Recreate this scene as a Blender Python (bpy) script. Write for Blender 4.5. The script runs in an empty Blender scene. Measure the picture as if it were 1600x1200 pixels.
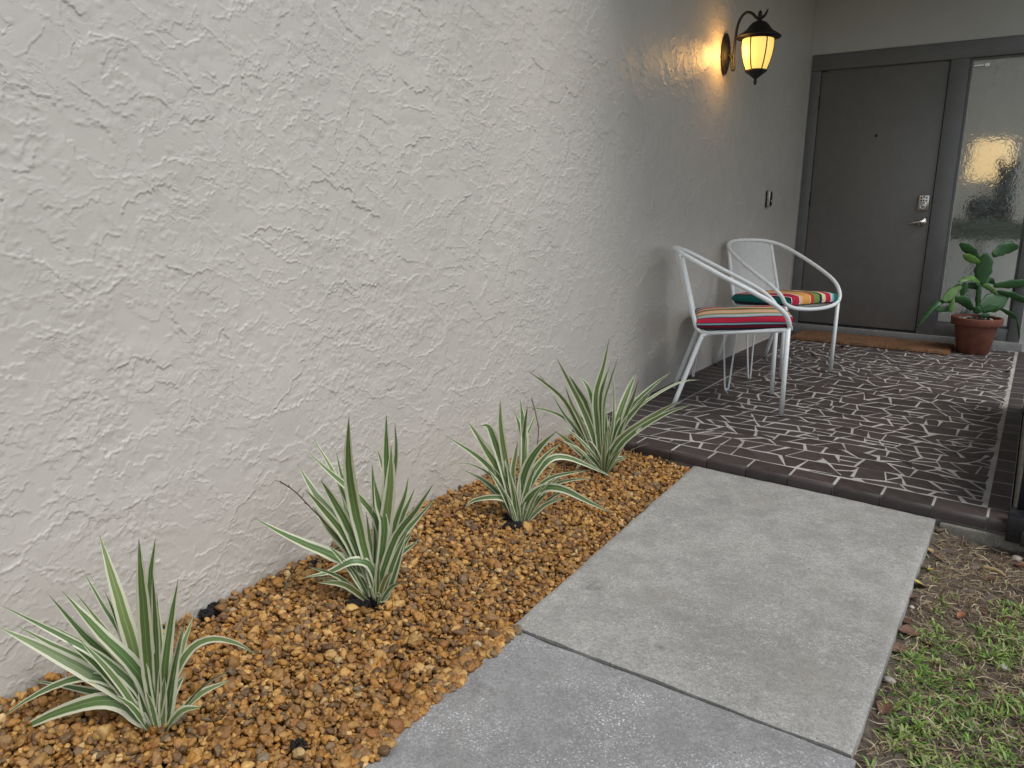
import bpy, bmesh, math, random
import numpy as np
from mathutils import Vector, Matrix, noise as mnoise

random.seed(7); rng = np.random.default_rng(7)
SC = bpy.context.scene
COL = SC.collection
R = math.radians

# ------------------------------------------------------------------ camera
CAM = Vector((1.607, 0.0, 0.97))
F_PX = 1179.6
PITCH, YAW, ROLL = R(13.344), R(34.509), R(0.400)
fw = Vector((-math.sin(YAW)*math.cos(PITCH), math.cos(YAW)*math.cos(PITCH), -math.sin(PITCH)))
r0 = Vector((math.cos(YAW), math.sin(YAW), 0)); u0 = r0.cross(fw)
rt = r0*math.cos(ROLL) + u0*math.sin(ROLL); up = -r0*math.sin(ROLL) + u0*math.cos(ROLL)
cam_d = bpy.data.cameras.new('camera'); cam = bpy.data.objects.new('camera', cam_d); COL.objects.link(cam)
cam_d.sensor_width = 36; cam_d.lens = 36*F_PX/1600; cam_d.clip_start = 0.02; cam_d.clip_end = 800
cam.matrix_world = Matrix(((rt.x, up.x, -fw.x, CAM.x), (rt.y, up.y, -fw.y, CAM.y), (rt.z, up.z, -fw.z, CAM.z), (0, 0, 0, 1)))
SC.camera = cam

# ------------------------------------------------------------------ world, sun, exposure
SUN_EL, SUN_AZ = 57.0, 8.0          # azimuth measured from +x towards -y
w = bpy.data.worlds.new('World'); SC.world = w; w.use_nodes = True
nt = w.node_tree; nt.nodes.clear()
sky = nt.nodes.new('ShaderNodeTexSky'); sky.sky_type = 'NISHITA'; sky.sun_disc = False
sky.sun_elevation = R(SUN_EL); sky.air_density = 1.0; sky.dust_density = 1.0; sky.ozone_density = 1.0
hs = nt.nodes.new('ShaderNodeHueSaturation'); hs.inputs['Saturation'].default_value = 0.38
bg = nt.nodes.new('ShaderNodeBackground'); bg.inputs['Strength'].default_value = 0.10
wo = nt.nodes.new('ShaderNodeOutputWorld')
nt.links.new(sky.outputs[0], hs.inputs['Color']); nt.links.new(hs.outputs[0], bg.inputs[0]); nt.links.new(bg.outputs[0], wo.inputs[0])
sd = bpy.data.lights.new('sun', 'SUN'); sd.energy = 1.5; sd.angle = R(32); sd.color = (1.0, 0.975, 0.945)
sun = bpy.data.objects.new('sun', sd); COL.objects.link(sun)
to_sun = Vector((math.cos(R(SUN_EL))*math.cos(R(SUN_AZ)), -math.cos(R(SUN_EL))*math.sin(R(SUN_AZ)), math.sin(R(SUN_EL))))
sun.rotation_euler = to_sun.to_track_quat('Z', 'Y').to_euler()
sky.sun_rotation = math.atan2(to_sun.x, to_sun.y)
vs = SC.view_settings
vs.view_transform = 'Standard'; vs.look = 'None'; vs.gamma = 1.0; vs.use_curve_mapping = False; vs.exposure = 0.52
cy = SC.cycles
cy.use_denoising = True
cy.max_bounces = 8; cy.diffuse_bounces = 4; cy.glossy_bounces = 3; cy.transmission_bounces = 6; cy.transparent_max_bounces = 8
cy.caustics_reflective = False; cy.caustics_refractive = False
try:
    cy.denoiser = 'OPENIMAGEDENOISE'; cy.denoising_input_passes = 'RGB_ALBEDO_NORMAL'
except Exception:
    pass

# ------------------------------------------------------------------ helpers
def srgb(r, g, b):
    f = lambda c: (c/255/12.92) if c/255 <= 0.04045 else ((c/255+0.055)/1.055)**2.4
    return (f(r), f(g), f(b), 1.0)

class NT:
    """tiny node-tree helper"""
    def __init__(s, name):
        s.m = bpy.data.materials.new(name); s.m.use_nodes = True
        s.t = s.m.node_tree; s.b = s.t.nodes['Principled BSDF']; s.o = s.t.nodes['Material Output']
    def n(s, kind, **kw):
        x = s.t.nodes.new(kind)
        for k, v in kw.items():
            if k.startswith('i_'):
                k = k[2:]; k = int(k) if k.isdigit() else k.replace('_', ' ')
                x.inputs[k].default_value = v
            else:
                setattr(x, k, v)
        return x
    def l(s, a, b): s.t.links.new(a, b)
    def coord(s, out='Object'): return s.n('ShaderNodeTexCoord').outputs[out]
    def noise(s, vec, scale, detail=4, rough=0.55, dist=0.0):
        x = s.n('ShaderNodeTexNoise'); x.inputs['Scale'].default_value = scale; x.inputs['Detail'].default_value = detail
        x.inputs['Roughness'].default_value = rough; x.inputs['Distortion'].default_value = dist
        s.l(vec, x.inputs['Vector']); return x.outputs['Fac']
    def ramp(s, fac, stops, interp='LINEAR'):
        x = s.n('ShaderNodeValToRGB'); x.color_ramp.interpolation = interp; e = x.color_ramp.elements
        while len(e) < len(stops): e.new(0.5)
        while len(e) > len(stops): e.remove(e[-1])
        for i, (p, c) in enumerate(stops):
            e[i].position = p; e[i].color = c if len(c) == 4 else (*c, 1)
        s.l(fac, x.inputs[0]); return x.outputs[0]
    def mix(s, fac, a, b, mode='MIX'):
        x = s.n('ShaderNodeMix', data_type='RGBA', blend_type=mode)
        for sock, v in ((x.inputs[0], fac), (x.inputs[6], a), (x.inputs[7], b)):
            if hasattr(v, 'is_output'): s.l(v, sock)
            else: sock.default_value = v
        return x.outputs[2]
    def math(s, op, a, b=None):
        x = s.n('ShaderNodeMath', operation=op)
        for i, v in enumerate((a, b)):
            if v is None: continue
            if hasattr(v, 'is_output'): s.l(v, x.inputs[i])
            else: x.inputs[i].default_value = v
        return x.outputs[0]
    def bump(s, h, strength=0.3, dist=0.002, prev=None):
        x = s.n('ShaderNodeBump'); x.inputs['Strength'].default_value = strength; x.inputs['Distance'].default_value = dist
        s.l(h, x.inputs['Height'])
        if prev: s.l(prev, x.inputs['Normal'])
        return x.outputs[0]
    def done(s, color=None, rough=None, normal=None, **kw):
        for k, v in (('Base Color', color), ('Roughness', rough), ('Normal', normal)):
            if v is None: continue
            if hasattr(v, 'is_output'): s.l(v, s.b.inputs[k])
            else: s.b.inputs[k].default_value = v
        for k, v in kw.items():
            s.b.inputs[k.replace('_', ' ')].default_value = v
        return s.m

def paint(name, c, rough=0.5, var=0.12, scale=30, bump=0.08, **kw):
    t = NT(name); v = t.coord()
    n1 = t.noise(v, scale, 5); n2 = t.noise(v, scale*6, 3)
    c2 = tuple(max(0, x*(1-var*2)) for x in c[:3])+(1,); c3 = tuple(min(1, x*(1+var)) for x in c[:3])+(1,)
    col = t.ramp(n1, [(0.3, c2), (0.7, c3)])
    rr = t.ramp(n1, [(0.3, (rough*0.85,)*3), (0.7, (min(1, rough*1.15),)*3)])
    return t.done(col, rr, t.bump(n2, bump, 0.001), **kw)

def tag(o, label=None, cat=None, group=None, kind=None):
    if label: o['label'] = label
    if cat: o['category'] = cat
    if group: o['group'] = group
    if kind: o['kind'] = kind
    return o

def mesh(name, V, F, mat=None, smooth=False, uv=None):
    me = bpy.data.meshes.new(name); me.from_pydata([tuple(v) for v in V], [], [tuple(f) for f in F])
    if uv is not None:
        lay = me.uv_layers.new(name='uv')
        li = np.empty(len(me.loops), dtype=np.int32); me.loops.foreach_get('vertex_index', li)
        lay.data.foreach_set('uv', np.asarray(uv, dtype=np.float32)[li].ravel())
    if smooth: me.polygons.foreach_set('use_smooth', [True]*len(me.polygons))
    if mat: me.materials.append(mat)
    me.update(); return me

def obj(name, me, parent=None, loc=None):
    o = bpy.data.objects.new(name, me); COL.objects.link(o)
    if parent: o.parent = parent
    if loc is not None: o.location = loc
    return o

def empty(name, loc=(0, 0, 0), rz=0):
    o = bpy.data.objects.new(name, None); COL.objects.link(o); o.location = loc; o.rotation_euler = (0, 0, rz)
    o.empty_display_size = 0.05; return o

class MB:
    def __init__(s): s.V = []; s.F = []; s.U = []
    def add(s, V, F, U=None):
        k = len(s.V); s.V += [tuple(v) for v in V]; s.F += [tuple(i+k for i in f) for f in F]
        s.U += list(U) if U is not None else [(0, 0)]*len(V); return s
    def box(s, a, b, bev=0.0):
        x0, y0, z0 = a; x1, y1, z1 = b
        if bev <= 0:
            V = [(x, y, z) for x in (x0, x1) for y in (y0, y1) for z in (z0, z1)]
            F = [(0, 1, 3, 2), (4, 6, 7, 5), (0, 4, 5, 1), (2, 3, 7, 6), (0, 2, 6, 4), (1, 5, 7, 3)]
            return s.add(V, F)
        bm = bmesh.new(); bmesh.ops.create_cube(bm, size=1)
        for v in bm.verts:
            v.co = Vector(((x0+x1)/2+v.co.x*(x1-x0), (y0+y1)/2+v.co.y*(y1-y0), (z0+z1)/2+v.co.z*(z1-z0)))
        bmesh.ops.bevel(bm, geom=bm.edges[:], offset=bev, segments=2, profile=0.5, affect='EDGES')
        bm.verts.index_update()
        s.add([v.co[:] for v in bm.verts], [[v.index for v in f.verts] for f in bm.faces]); bm.free(); return s
    def tube(s, pts, rad, seg=10, closed=False, caps=True, flat=None):
        P = [Vector(p) for p in pts]; n = len(P)
        rads = rad if hasattr(rad, '__len__') else [rad]*n
        T = []
        for i in range(n):
            a = P[(i-1) % n] if (closed or i > 0) else P[i]; b = P[(i+1) % n] if (closed or i < n-1) else P[i]
            T.append((b-a).normalized())
        nrm = T[0].orthogonal().normalized(); V = []; Fa = []
        frames = []
        for i in range(n):
            if i:
                q = T[i-1].rotation_difference(T[i]); nrm = (q @ nrm); nrm = (nrm-T[i]*nrm.dot(T[i])).normalized()
            frames.append((nrm.copy(), T[i].cross(nrm)))
        if closed:                                  # spread the leftover twist
            q = T[-1].rotation_difference(T[0]); e = q @ frames[-1][0]
            ang = math.atan2(e.dot(frames[0][1]), e.dot(frames[0][0]))
            for i in range(n):
                a = -ang*i/n; f0, f1 = frames[i]
                frames[i] = (f0*math.cos(a)+f1*math.sin(a), -f0*math.sin(a)+f1*math.cos(a))
        for i in range(n):
            for k in range(seg):
                a = 2*math.pi*k/seg
                V.append(P[i]+(frames[i][0]*math.cos(a)+frames[i][1]*math.sin(a))*rads[i])
        m = n if closed else n-1
        for i in range(m):
            j = (i+1) % n
            for k in range(seg):
                k2 = (k+1) % seg; Fa.append((i*seg+k, i*seg+k2, j*seg+k2, j*seg+k))
        if caps and not closed:
            Fa.append(tuple(range(seg-1, -1, -1))); Fa.append(tuple((n-1)*seg+k for k in range(seg)))
        return s.add(V, Fa)
    def lathe(s, prof, seg=24, axis=(0, 0), sx=1, sy=1):
        V = []; Fa = []
        for r_, z in prof:
            for k in range(seg):
                a = 2*math.pi*k/seg; V.append((axis[0]+r_*math.cos(a)*sx, axis[1]+r_*math.sin(a)*sy, z))
        for i in range(len(prof)-1):
            for k in range(seg):
                k2 = (k+1) % seg; Fa.append((i*seg+k, i*seg+k2, (i+1)*seg+k2, (i+1)*seg+k))
        if prof[0][0] > 1e-5: Fa.append(tuple(range(seg-1, -1, -1)))
        if prof[-1][0] > 1e-5: Fa.append(tuple((len(prof)-1)*seg+k for k in range(seg)))
        return s.add(V, Fa)
    def build(s, name, mat, parent=None, smooth=False, loc=None, uv=False):
        return obj(name, mesh(name, s.V, s.F, mat, smooth, s.U if uv else None), parent, loc)

def catmull(P, n=8, closed=False):
    P = [Vector(p) for p in P]; m = len(P); out = []
    for i in range(m if closed else m-1):
        if closed: a, b, c, d = P[(i-1) % m], P[i], P[(i+1) % m], P[(i+2) % m]
        else:
            b, c = P[i], P[i+1]; a = P[i-1] if i else b*2-c; d = P[i+2] if i+2 < m else c*2-b
        for k in range(n):
            t = k/n
            out.append(0.5*((2*b)+(c-a)*t+(2*a-5*b+4*c-d)*t*t+(3*b-a-3*c+d)*t*t*t))
    if not closed: out.append(P[-1])
    return out

def autosmooth(o, ang=40):
    me = o.data
    me.polygons.foreach_set('use_smooth', [True]*len(me.polygons))
    bm = bmesh.new(); bm.from_mesh(me); bm.normal_update()
    for e in bm.edges:
        if len(e.link_faces) == 2 and e.calc_face_angle(0) > R(ang): e.smooth = False
    bm.to_mesh(me); bm.free(); return o

# numpy value noise -------------------------------------------------
def vnoise(X, Y, seed):
    xi = np.floor(X).astype(np.int64); yi = np.floor(Y).astype(np.int64)
    fx = X-xi; fy = Y-yi; fx = fx*fx*fx*(fx*(fx*6-15)+10); fy = fy*fy*fy*(fy*(fy*6-15)+10)
    def h(a, b):
        k = (a*374761393 + b*668265263 + seed*1442695041) & 0xFFFFFFFF
        k = ((k ^ (k >> 13))*1274126177) & 0xFFFFFFFF
        k = ((k ^ (k >> 16))*2246822519) & 0xFFFFFFFF
        return ((k ^ (k >> 15)) & 0xFFFF)/65535.0
    a = h(xi, yi); b = h(xi+1, yi); c = h(xi, yi+1); d = h(xi+1, yi+1)
    return (a+(b-a)*fx)*(1-fy)+(c+(d-c)*fx)*fy
def fbm(X, Y, seed, octv=4, gain=0.5):
    s = 0; a = 1; t = 0
    for i in range(octv):
        s = s+a*vnoise(X*2**i+i*17.3, Y*2**i+i*9.1, seed+i*31); t += a; a *= gain
    return s/t
def sstep(a, b, x):
    t = np.clip((x-a)/(b-a), 0, 1); return t*t*(3-2*t)

# ------------------------------------------------------------------ materials
def stucco_mat(name, c):
    t = NT(name); v = t.coord()
    big = t.noise(v, 1.3, 4); mid = t.noise(v, 9, 4); fine = t.noise(v, 160, 4); grain = t.noise(v, 420, 2)
    ca = tuple(x*0.94 for x in c[:3])+(1,); cb = tuple(min(1, x*1.04) for x in c[:3])+(1,)
    col = t.ramp(big, [(0.3, ca), (0.7, cb)])
    col = t.mix(t.ramp(mid, [(0.35, (0.12,)*3), (0.6, (0,)*3)]), col, tuple(x*0.86 for x in c[:3])+(1,))
    e1 = t.ramp(t.noise(v, 8.5, 6, 0.60, 0.35), [(0.485, (0,)*3), (0.512, (1,)*3)]); e2 = t.ramp(t.noise(v, 15, 5, 0.62, 0.5), [(0.545, (0,)*3), (0.565, (1,)*3)]);
    msk = t.ramp(t.noise(v, 4.4, 3), [(0.42, (0,)*3), (0.56, (1,)*3)])
    nb = t.bump(t.mix(1.0, e1, msk, 'MULTIPLY'), 0.5, 0.0015); nb = t.bump(t.mix(1.0, e2, t.ramp(t.noise(v, 3.1, 3), [(0.5, (0,)*3), (0.6, (1,)*3)]), 'MULTIPLY'), 0.5, 0.0012, nb)
    nb = t.bump(fine, 0.22, 0.0016, nb); nb = t.bump(grain, 0.2, 0.0007, nb)
    rr = t.ramp(mid, [(0.3, (0.34,)*3), (0.7, (0.50,)*3)])
    return t.done(col, rr, nb)
M = {}
M['stucco'] = stucco_mat('wall_paint', (0.555, 0.528, 0.482, 1))
M['stucco_dark'] = stucco_mat('entry_wall_paint', (0.54, 0.54, 0.53, 1))
M['soffit'] = paint('soffit_paint', (0.62, 0.61, 0.59, 1), 0.7, 0.06, 6)
M['door'] = paint('door_paint', (0.168, 0.164, 0.154, 1), 0.38, 0.05, 14, 0.12)
M['frame'] = paint('frame_paint', (0.162, 0.164, 0.166, 1), 0.45, 0.06, 12, 0.12)
M['white'] = paint('white_powder_coat', (0.84, 0.88, 0.88, 1), 0.30, 0.03, 40, 0.05)
M['black'] = paint('black_metal', (0.012, 0.013, 0.016, 1), 0.38, 0.2, 60, 0.15, Specular_IOR_Level=0.5)
M['bronze'] = paint('lantern_black', (0.006, 0.006, 0.008, 1), 0.5, 0.25, 80, 0.25)
M['rubber'] = paint('rubber', (0.02, 0.02, 0.02, 1), 0.7)
M['nickel'] = paint('satin_nickel', (0.62, 0.6, 0.56, 1), 0.28, 0.05, 60, 0.02, Metallic=1.0)
M['darkhole'] = paint('dark_plastic', (0.01, 0.01, 0.012, 1), 0.4)
M['sealant'] = paint('sealant', (0.55, 0.56, 0.55, 1), 0.6)
M['terracotta'] = paint('terracotta', (0.185, 0.062, 0.038, 1), 0.72, 0.16, 18, 0.25)
M['potsoil'] = paint('potting_soil', (0.03, 0.022, 0.016, 1), 0.95, 0.3, 90, 1.0)
M['soilblack'] = paint('black_soil', (0.012, 0.010, 0.009, 1), 0.95, 0.4, 70, 1.0)

def tile_mat():
    t = NT('brown_tile'); v = t.coord('Object')
    rnd = t.n('ShaderNodeObjectInfo').outputs['Random']
    n1 = t.noise(v, 22, 5); n2 = t.noise(v, 300, 3)
    base = t.ramp(rnd, [(0.0, (0.030, 0.021, 0.019)), (0.5, (0.042, 0.030, 0.028)), (1.0, (0.058, 0.044, 0.042))])
    col = t.mix(t.ramp(n1, [(0.35, (0, 0, 0)), (0.75, (0.45,)*3)]), base, (0.085, 0.072, 0.07, 1))
    rr = t.ramp(n1, [(0.3, (0.46,)*3), (0.7, (0.66,)*3)])
    return t.done(col, rr, t.bump(n2, 0.2, 0.0006))
M['tile'] = tile_mat()
def grout_mat():
    t = NT('grout'); v = t.coord()
    n1 = t.noise(v, 5, 5); n2 = t.noise(v, 250, 4)
    col = t.ramp(n1, [(0.3, (0.30, 0.285, 0.26)), (0.55, (0.44, 0.42, 0.39)), (0.8, (0.54, 0.52, 0.485))])
    col = t.mix(t.ramp(n2, [(0.4, (0.25,)*3), (0.6, (0, 0, 0))]), col, (0.22, 0.2, 0.19, 1))
    return t.done(col, 0.9, t.bump(n2, 0.6, 0.0015))
M['grout'] = grout_mat()

def concrete_mat(name, base, speck, warm, stains=()):
    t = NT(name); v = t.coord()
    big = t.noise(v, 2.1, 6, 0.62, 0.3); mid = t.noise(v, 11, 6, 0.65); fine = t.noise(v, 120, 4, 0.7); sp = t.noise(v, 210, 2, 0.5)
    pit = t.noise(v, 75, 2, 0.4); blot = t.noise(v, 4.3, 5, 0.6, 0.6)
    d = lambda k: tuple(x*k for x in base)
    col = t.ramp(big, [(0.28, d(0.74)), (0.47, d(1.0)), (0.70, d(1.24))])
    col = t.mix(t.ramp(mid, [(0.36, (0.5,)*3), (0.58, (0,)*3)]), col, d(0.60)+(1,)); mot = t.noise(v, 26, 5, 0.7); col = t.mix(t.ramp(mot, [(0.54, (0,)*3), (0.74, (0.75,)*3)]), col, d(1.45)+(1,))
    grit = t.noise(v, 330, 3, 0.75); col = t.mix(t.ramp(grit, [(0.36, (0.65,)*3), (0.50, (0,)*3)]), col, d(0.45)+(1,)); col = t.mix(t.ramp(grit, [(0.56, (0,)*3), (0.72, (0.5,)*3)]), col, d(1.9)+(1,))
    col = t.mix(t.ramp(fine, [(0.38, (0.5,)*3), (0.55, (0,)*3)]), col, d(0.48)+(1,))
    col = t.mix(t.ramp(blot, [(0.52, (0,)*3), (0.75, (0.55*warm,)*3)]), col, (0.27, 0.245, 0.205, 1))
    area = t.ramp(t.noise(v, 5.5, 3), [(0.42, (0.1,)*3), (0.62, (1,)*3)])
    spk = t.ramp(sp, [(0.60, (0,)*3), (0.67, (speck,)*3)])
    col = t.mix(t.mix(1.0, spk, area, 'MULTIPLY'), col, (0.62, 0.64, 0.66, 1))
    col = t.mix(t.ramp(pit, [(0.22, (0.6,)*3), (0.27, (0,)*3)]), col, (0.07, 0.07, 0.07, 1))
    for (px_, py_, rad_) in stains:
        vm = t.n('ShaderNodeVectorMath', operation='DISTANCE'); t.l(v, vm.inputs[0]); vm.inputs[1].default_value = (px_, py_, -0.04)
        q = t.math('ADD', t.math('DIVIDE', vm.outputs['Value'], rad_), t.math('MULTIPLY', t.math('SUBTRACT', t.noise(v, 38, 5, 0.7), 0.5), 2.6))
        col = t.mix(t.ramp(q, [(0.25, (0.42,)*3), (1.0, (0,)*3)]), col, (0.085, 0.08, 0.072, 1))
    nb = t.bump(fine, 0.5, 0.0018); nb = t.bump(pit, 0.25, 0.003, nb)
    return t.done(col, t.ramp(mid, [(0.3, (0.75,)*3), (0.7, (0.92,)*3)]), nb)
M['concrete_far'] = concrete_mat('concrete_warm_grey', (0.345, 0.340, 0.318), 0.6, 0.9, ((0.737, 1.665, 0.035), (1.0, 1.50, 0.016)))
M['concrete_near'] = concrete_mat('concrete_speckled', (0.295, 0.295, 0.295), 0.95, 0.5, ((0.72, 0.89, 0.03), (0.74, 1.13, 0.04)))
M['foundation'] = concrete_mat('old_concrete', (0.22, 0.205, 0.17), 0.2, 1.0)
M['curb'] = concrete_mat('threshold_concrete', (0.30, 0.30, 0.29), 0.1, 0.2)

def soil_mat():
    t = NT('soil'); v = t.coord()
    a = t.noise(v, 3, 6, 0.6); b = t.noise(v, 35, 6, 0.7); c = t.noise(v, 150, 4, 0.7)
    col = t.ramp(b, [(0.3, (0.045, 0.035, 0.027)), (0.55, (0.12, 0.095, 0.070)), (0.8, (0.22, 0.18, 0.135))])
    col = t.mix(t.ramp(a, [(0.45, (0,)*3), (0.65, (0.5,)*3)]), col, (0.11, 0.1, 0.09, 1))
    nb = t.bump(b, 0.8, 0.012); nb = t.bump(c, 0.6, 0.004, nb)
    return t.done(col, 0.95, nb)
M['soil'] = soil_mat()
def lawn_mat():
    t = NT('lawn_far'); v = t.coord()
    a = t.noise(v, 1.2, 6, 0.6); b = t.noise(v, 40, 5, 0.7)
    col = t.ramp(a, [(0.35, (0.09, 0.07, 0.045)), (0.5, (0.08, 0.095, 0.035)), (0.7, (0.05, 0.085, 0.022))])
    return t.done(t.mix(t.ramp(b, [(0.4, (0.5,)*3), (0.6, (0,)*3)]), col, (0.04, 0.045, 0.02, 1)), 0.95, t.bump(b, 0.9, 0.02))
M['lawn'] = lawn_mat()

def pebble_mat():
    t = NT('river_pebble')
    at = t.n('ShaderNodeAttribute', attribute_type='INSTANCER', attribute_name='pcol').outputs['Color']
    v = t.coord(); n1 = t.noise(v, 2.2, 5, 0.6); n2 = t.noise(v, 9, 4, 0.65)
    col = t.mix(t.ramp(n1, [(0.35, (0.6,)*3), (0.65, (0,)*3)]), at, t.mix(1.0, at, (0.55, 0.45, 0.36, 1), 'MULTIPLY'))
    col = t.mix(t.ramp(n2, [(0.55, (0,)*3), (0.8, (0.4,)*3)]), col, t.mix(0.6, at, (0.62, 0.45, 0.22, 1)))
    return t.done(col, t.ramp(n2, [(0.3, (0.32,)*3), (0.7, (0.55,)*3)]), t.bump(n2, 0.25, 0.08))
M['pebble'] = pebble_mat()

def leaf_mat(name, green, cream):
    t = NT(name); uv = t.n('ShaderNodeUVMap', uv_map='uv').outputs[0]
    s = t.n('ShaderNodeSeparateXYZ'); t.l(uv, s.inputs[0])
    obx = t.coord(); n = t.noise(obx, 14, 3); nn = t.math('MULTIPLY', t.math('SUBTRACT', n, 0.5), 0.16)
    wob = t.math('ADD', s.outputs[0], nn)
    d = t.math('MULTIPLY', t.math('ABSOLUTE', t.math('SUBTRACT', wob, 0.5)), 2.0)
    # thin streaks of a lighter green running along the blade
    st = t.n('ShaderNodeCombineXYZ'); t.l(t.math('MULTIPLY', s.outputs[0], 26.0), st.inputs[0]); t.l(t.math('MULTIPLY', s.outputs[1], 0.9), st.inputs[1])
    rnd = t.n('ShaderNodeObjectInfo').outputs['Random']; t.l(t.math('MULTIPLY', rnd, 40.0), st.inputs[2])
    streak = t.noise(st.outputs[0], 1.0, 3, 0.6)
    g = tuple(green)
    gcol = t.ramp(streak, [(0.32, tuple(x*0.72 for x in g)), (0.55, g), (0.72, tuple(min(1, x*1.5+0.015) for x in g))])
    gcol = t.mix(t.ramp(rnd, [(0, (0,)*3), (1, (0.45,)*3)]), gcol, tuple(x*k for x, k in zip(g, (1.6, 1.25, 1.1)))+(1,))
    ccol = t.ramp(streak, [(0.3, tuple(x*0.8 for x in cream)), (0.7, tuple(cream))])
    fac = t.ramp(d, [(0.0, (0,)*3), (0.52, (0.0,)*3), (0.60, (1,)*3), (1, (1,)*3)])
    rib = t.ramp(d, [(0.0, (0.35,)*3), (0.05, (0.0,)*3)])
    col = t.mix(rib, gcol, cream + (1,)) if isinstance(cream, tuple) else gcol
    col = t.mix(fac, col, ccol)
    base = t.ramp(s.outputs[1], [(0.0, (0.55,)*3), (0.16, (0.0,)*3)])
    col = t.mix(base, col, (0.34, 0.36, 0.19, 1))
    tip = t.ramp(s.outputs[1], [(0.965, (0,)*3), (1.0, (0.8,)*3)])
    col = t.mix(tip, col, (0.20, 0.12, 0.05, 1))
    m = t.done(col, 0.42, t.bump(streak, 0.25, 0.0012))
    tr = t.n('ShaderNodeBsdfTranslucent'); t.l(col, tr.inputs[0])
    mx = t.n('ShaderNodeMixShader'); mx.inputs[0].default_value = 0.22
    t.l(t.b.outputs[0], mx.inputs[1]); t.l(tr.outputs[0], mx.inputs[2]); t.l(mx.outputs[0], t.o.inputs[0])
    return m
M['flax'] = leaf_mat('variegated_leaf', (0.098, 0.190, 0.058), (0.76, 0.78, 0.58))
M['flax2'] = leaf_mat('variegated_leaf_pale', (0.16, 0.25, 0.085), (0.78, 0.79, 0.60))

# ================================================================== STRUCTURE
# ---- ground
g = mesh('ground', [(-150, -150, -0.16), (150, -150, -0.16), (150, 150, -0.16), (-150, 150, -0.16)], [(0, 1, 2, 3)], M['lawn'])
tag(obj('ground', g), kind='structure')

# ---- soil beside the path (displaced sheet)
def sheet(name, x0, x1, y0, y1, step, zf, mat):
    xs = np.arange(x0, x1+1e-6, step); ys = np.arange(y0, y1+1e-6, step)
    X, Y = np.meshgrid(xs, ys); Z = zf(X, Y); n, m = X.shape
    V = np.stack([X.ravel(), Y.ravel(), Z.ravel()], 1)
    i = np.arange(n*m).reshape(n, m)
    Fq = np.stack([i[:-1, :-1].ravel(), i[:-1, 1:].ravel(), i[1:, 1:].ravel(), i[1:, :-1].ravel()], 1)
    me = bpy.data.meshes.new(name); me.vertices.add(len(V)); me.vertices.foreach_set('co', V.astype(np.float32).ravel())
    me.loops.add(Fq.size); me.loops.foreach_set('vertex_index', Fq.astype(np.int32).ravel())
    me.polygons.add(len(Fq)); me.polygons.foreach_set('loop_start', np.arange(0, Fq.size, 4, dtype=np.int32))
    me.polygons.foreach_set('use_smooth', np.ones(len(Fq), dtype=bool))
    me.materials.append(mat); me.update(calc_edges=True); return obj(name, me)
def soil_z(X, Y):
    z = -0.088 + 0.016*sstep(1.56, 1.46, X) + 0.018*(fbm(X*5, Y*5, 5, 4)-0.5) + 0.030*(fbm(X*34, Y*34, 9, 3)-0.5)
    z = z + 0.03*sstep(1.62, 1.9, X)*sstep(2.5, 1.9, Y)      # turf stands a little higher than the bare strip
    return z
so = sheet('soil', 1.40, 3.4, -0.8, 2.80, 0.0125, soil_z, M['soil']); tag(so, kind='structure')

# ---- gravel bed underlay
def path_left(y): return np.interp(y, [-1.0, 0.8, 1.4, 2.79], [0.735, 0.698, 0.667, 0.590])
def bed_z(X, Y):
    e = path_left(Y); t = np.clip(X/e, 0, 1)
    z = -0.018 - 0.040*t**1.6 + 0.022*(fbm(X*4+3, Y*4, 21, 3)-0.5)
    return z - 0.008*sstep(2.2, 2.7, Y)
bs = sheet('planting_bed', 0.0, 0.76, -0.7, 2.80, 0.02, lambda X, Y: bed_z(X, Y)-0.022, M['soilblack']); tag(bs, kind='structure')

# ---- path slabs
def edge_y(x): return 2.792 - 0.042*(x-0.26)          # front edge runs slightly askew
def slab(name, x_of, y0, y1, ztop, mat, seed, xr):
    """noisy topped slab with softly worn edges; x_of(y) is its edge towards the bed"""
    nx, ny = 90, 130; V = []; Fq = []
    for j in range(ny+1):
        yn = y0+(y1-y0)*j/ny
        for i in range(nx+1):
            a = x_of(yn); x = a+(xr-a)*i/nx; y = yn+((edge_y(x)-edge_y(1.0))*(j/ny) if y1 > 2 else 0)
            d = min(i/nx*(xr-a), (1-i/nx)*(xr-a), j/ny*(y1-y0), (1-j/ny)*(y1-y0))
            z = ztop - 0.005*math.exp(-d/0.004) + 0.003*(mnoise.noise((x*3, y*3, seed))) + 0.0012*mnoise.noise((x*22, y*22, seed))
            wx = 0.004*mnoise.noise((x*9, y*9, seed+5)) if i in (0, nx) else 0
            wy = 0.003*mnoise.noise((x*14, y*9, seed+8)) if j in (0, ny) else 0
            V.append((x+wx, y+wy, z))
    W = nx+1
    for j in range(ny):
        for i in range(nx): Fq.append((j*W+i, j*W+i+1, (j+1)*W+i+1, (j+1)*W+i))
    rim = [i for i in range(nx+1)] + [j*W+nx for j in range(1, ny+1)] + [ny*W+i for i in range(nx-1, -1, -1)] + [j*W for j in range(ny-1, 0, -1)]
    k = len(V); V += [(V[i][0], V[i][1], -0.17) for i in rim]
    for a in range(len(rim)):
        b = (a+1) % len(rim); Fq.append((rim[b], rim[a], k+a, k+b))
    me = mesh(name, V, Fq, mat, True); o = autosmooth(obj(name, me), 50)
    return tag(o, kind='structure')
slab('path', lambda y: float(path_left(y))-0.004, 1.384, 2.757, -0.036, M['concrete_far'], 3.1, 1.445)
slab('path', lambda y: float(path_left(y))-0.03, -2.6, 1.3785, -0.040, M['concrete_near'], 8.7, 1.452)
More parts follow.
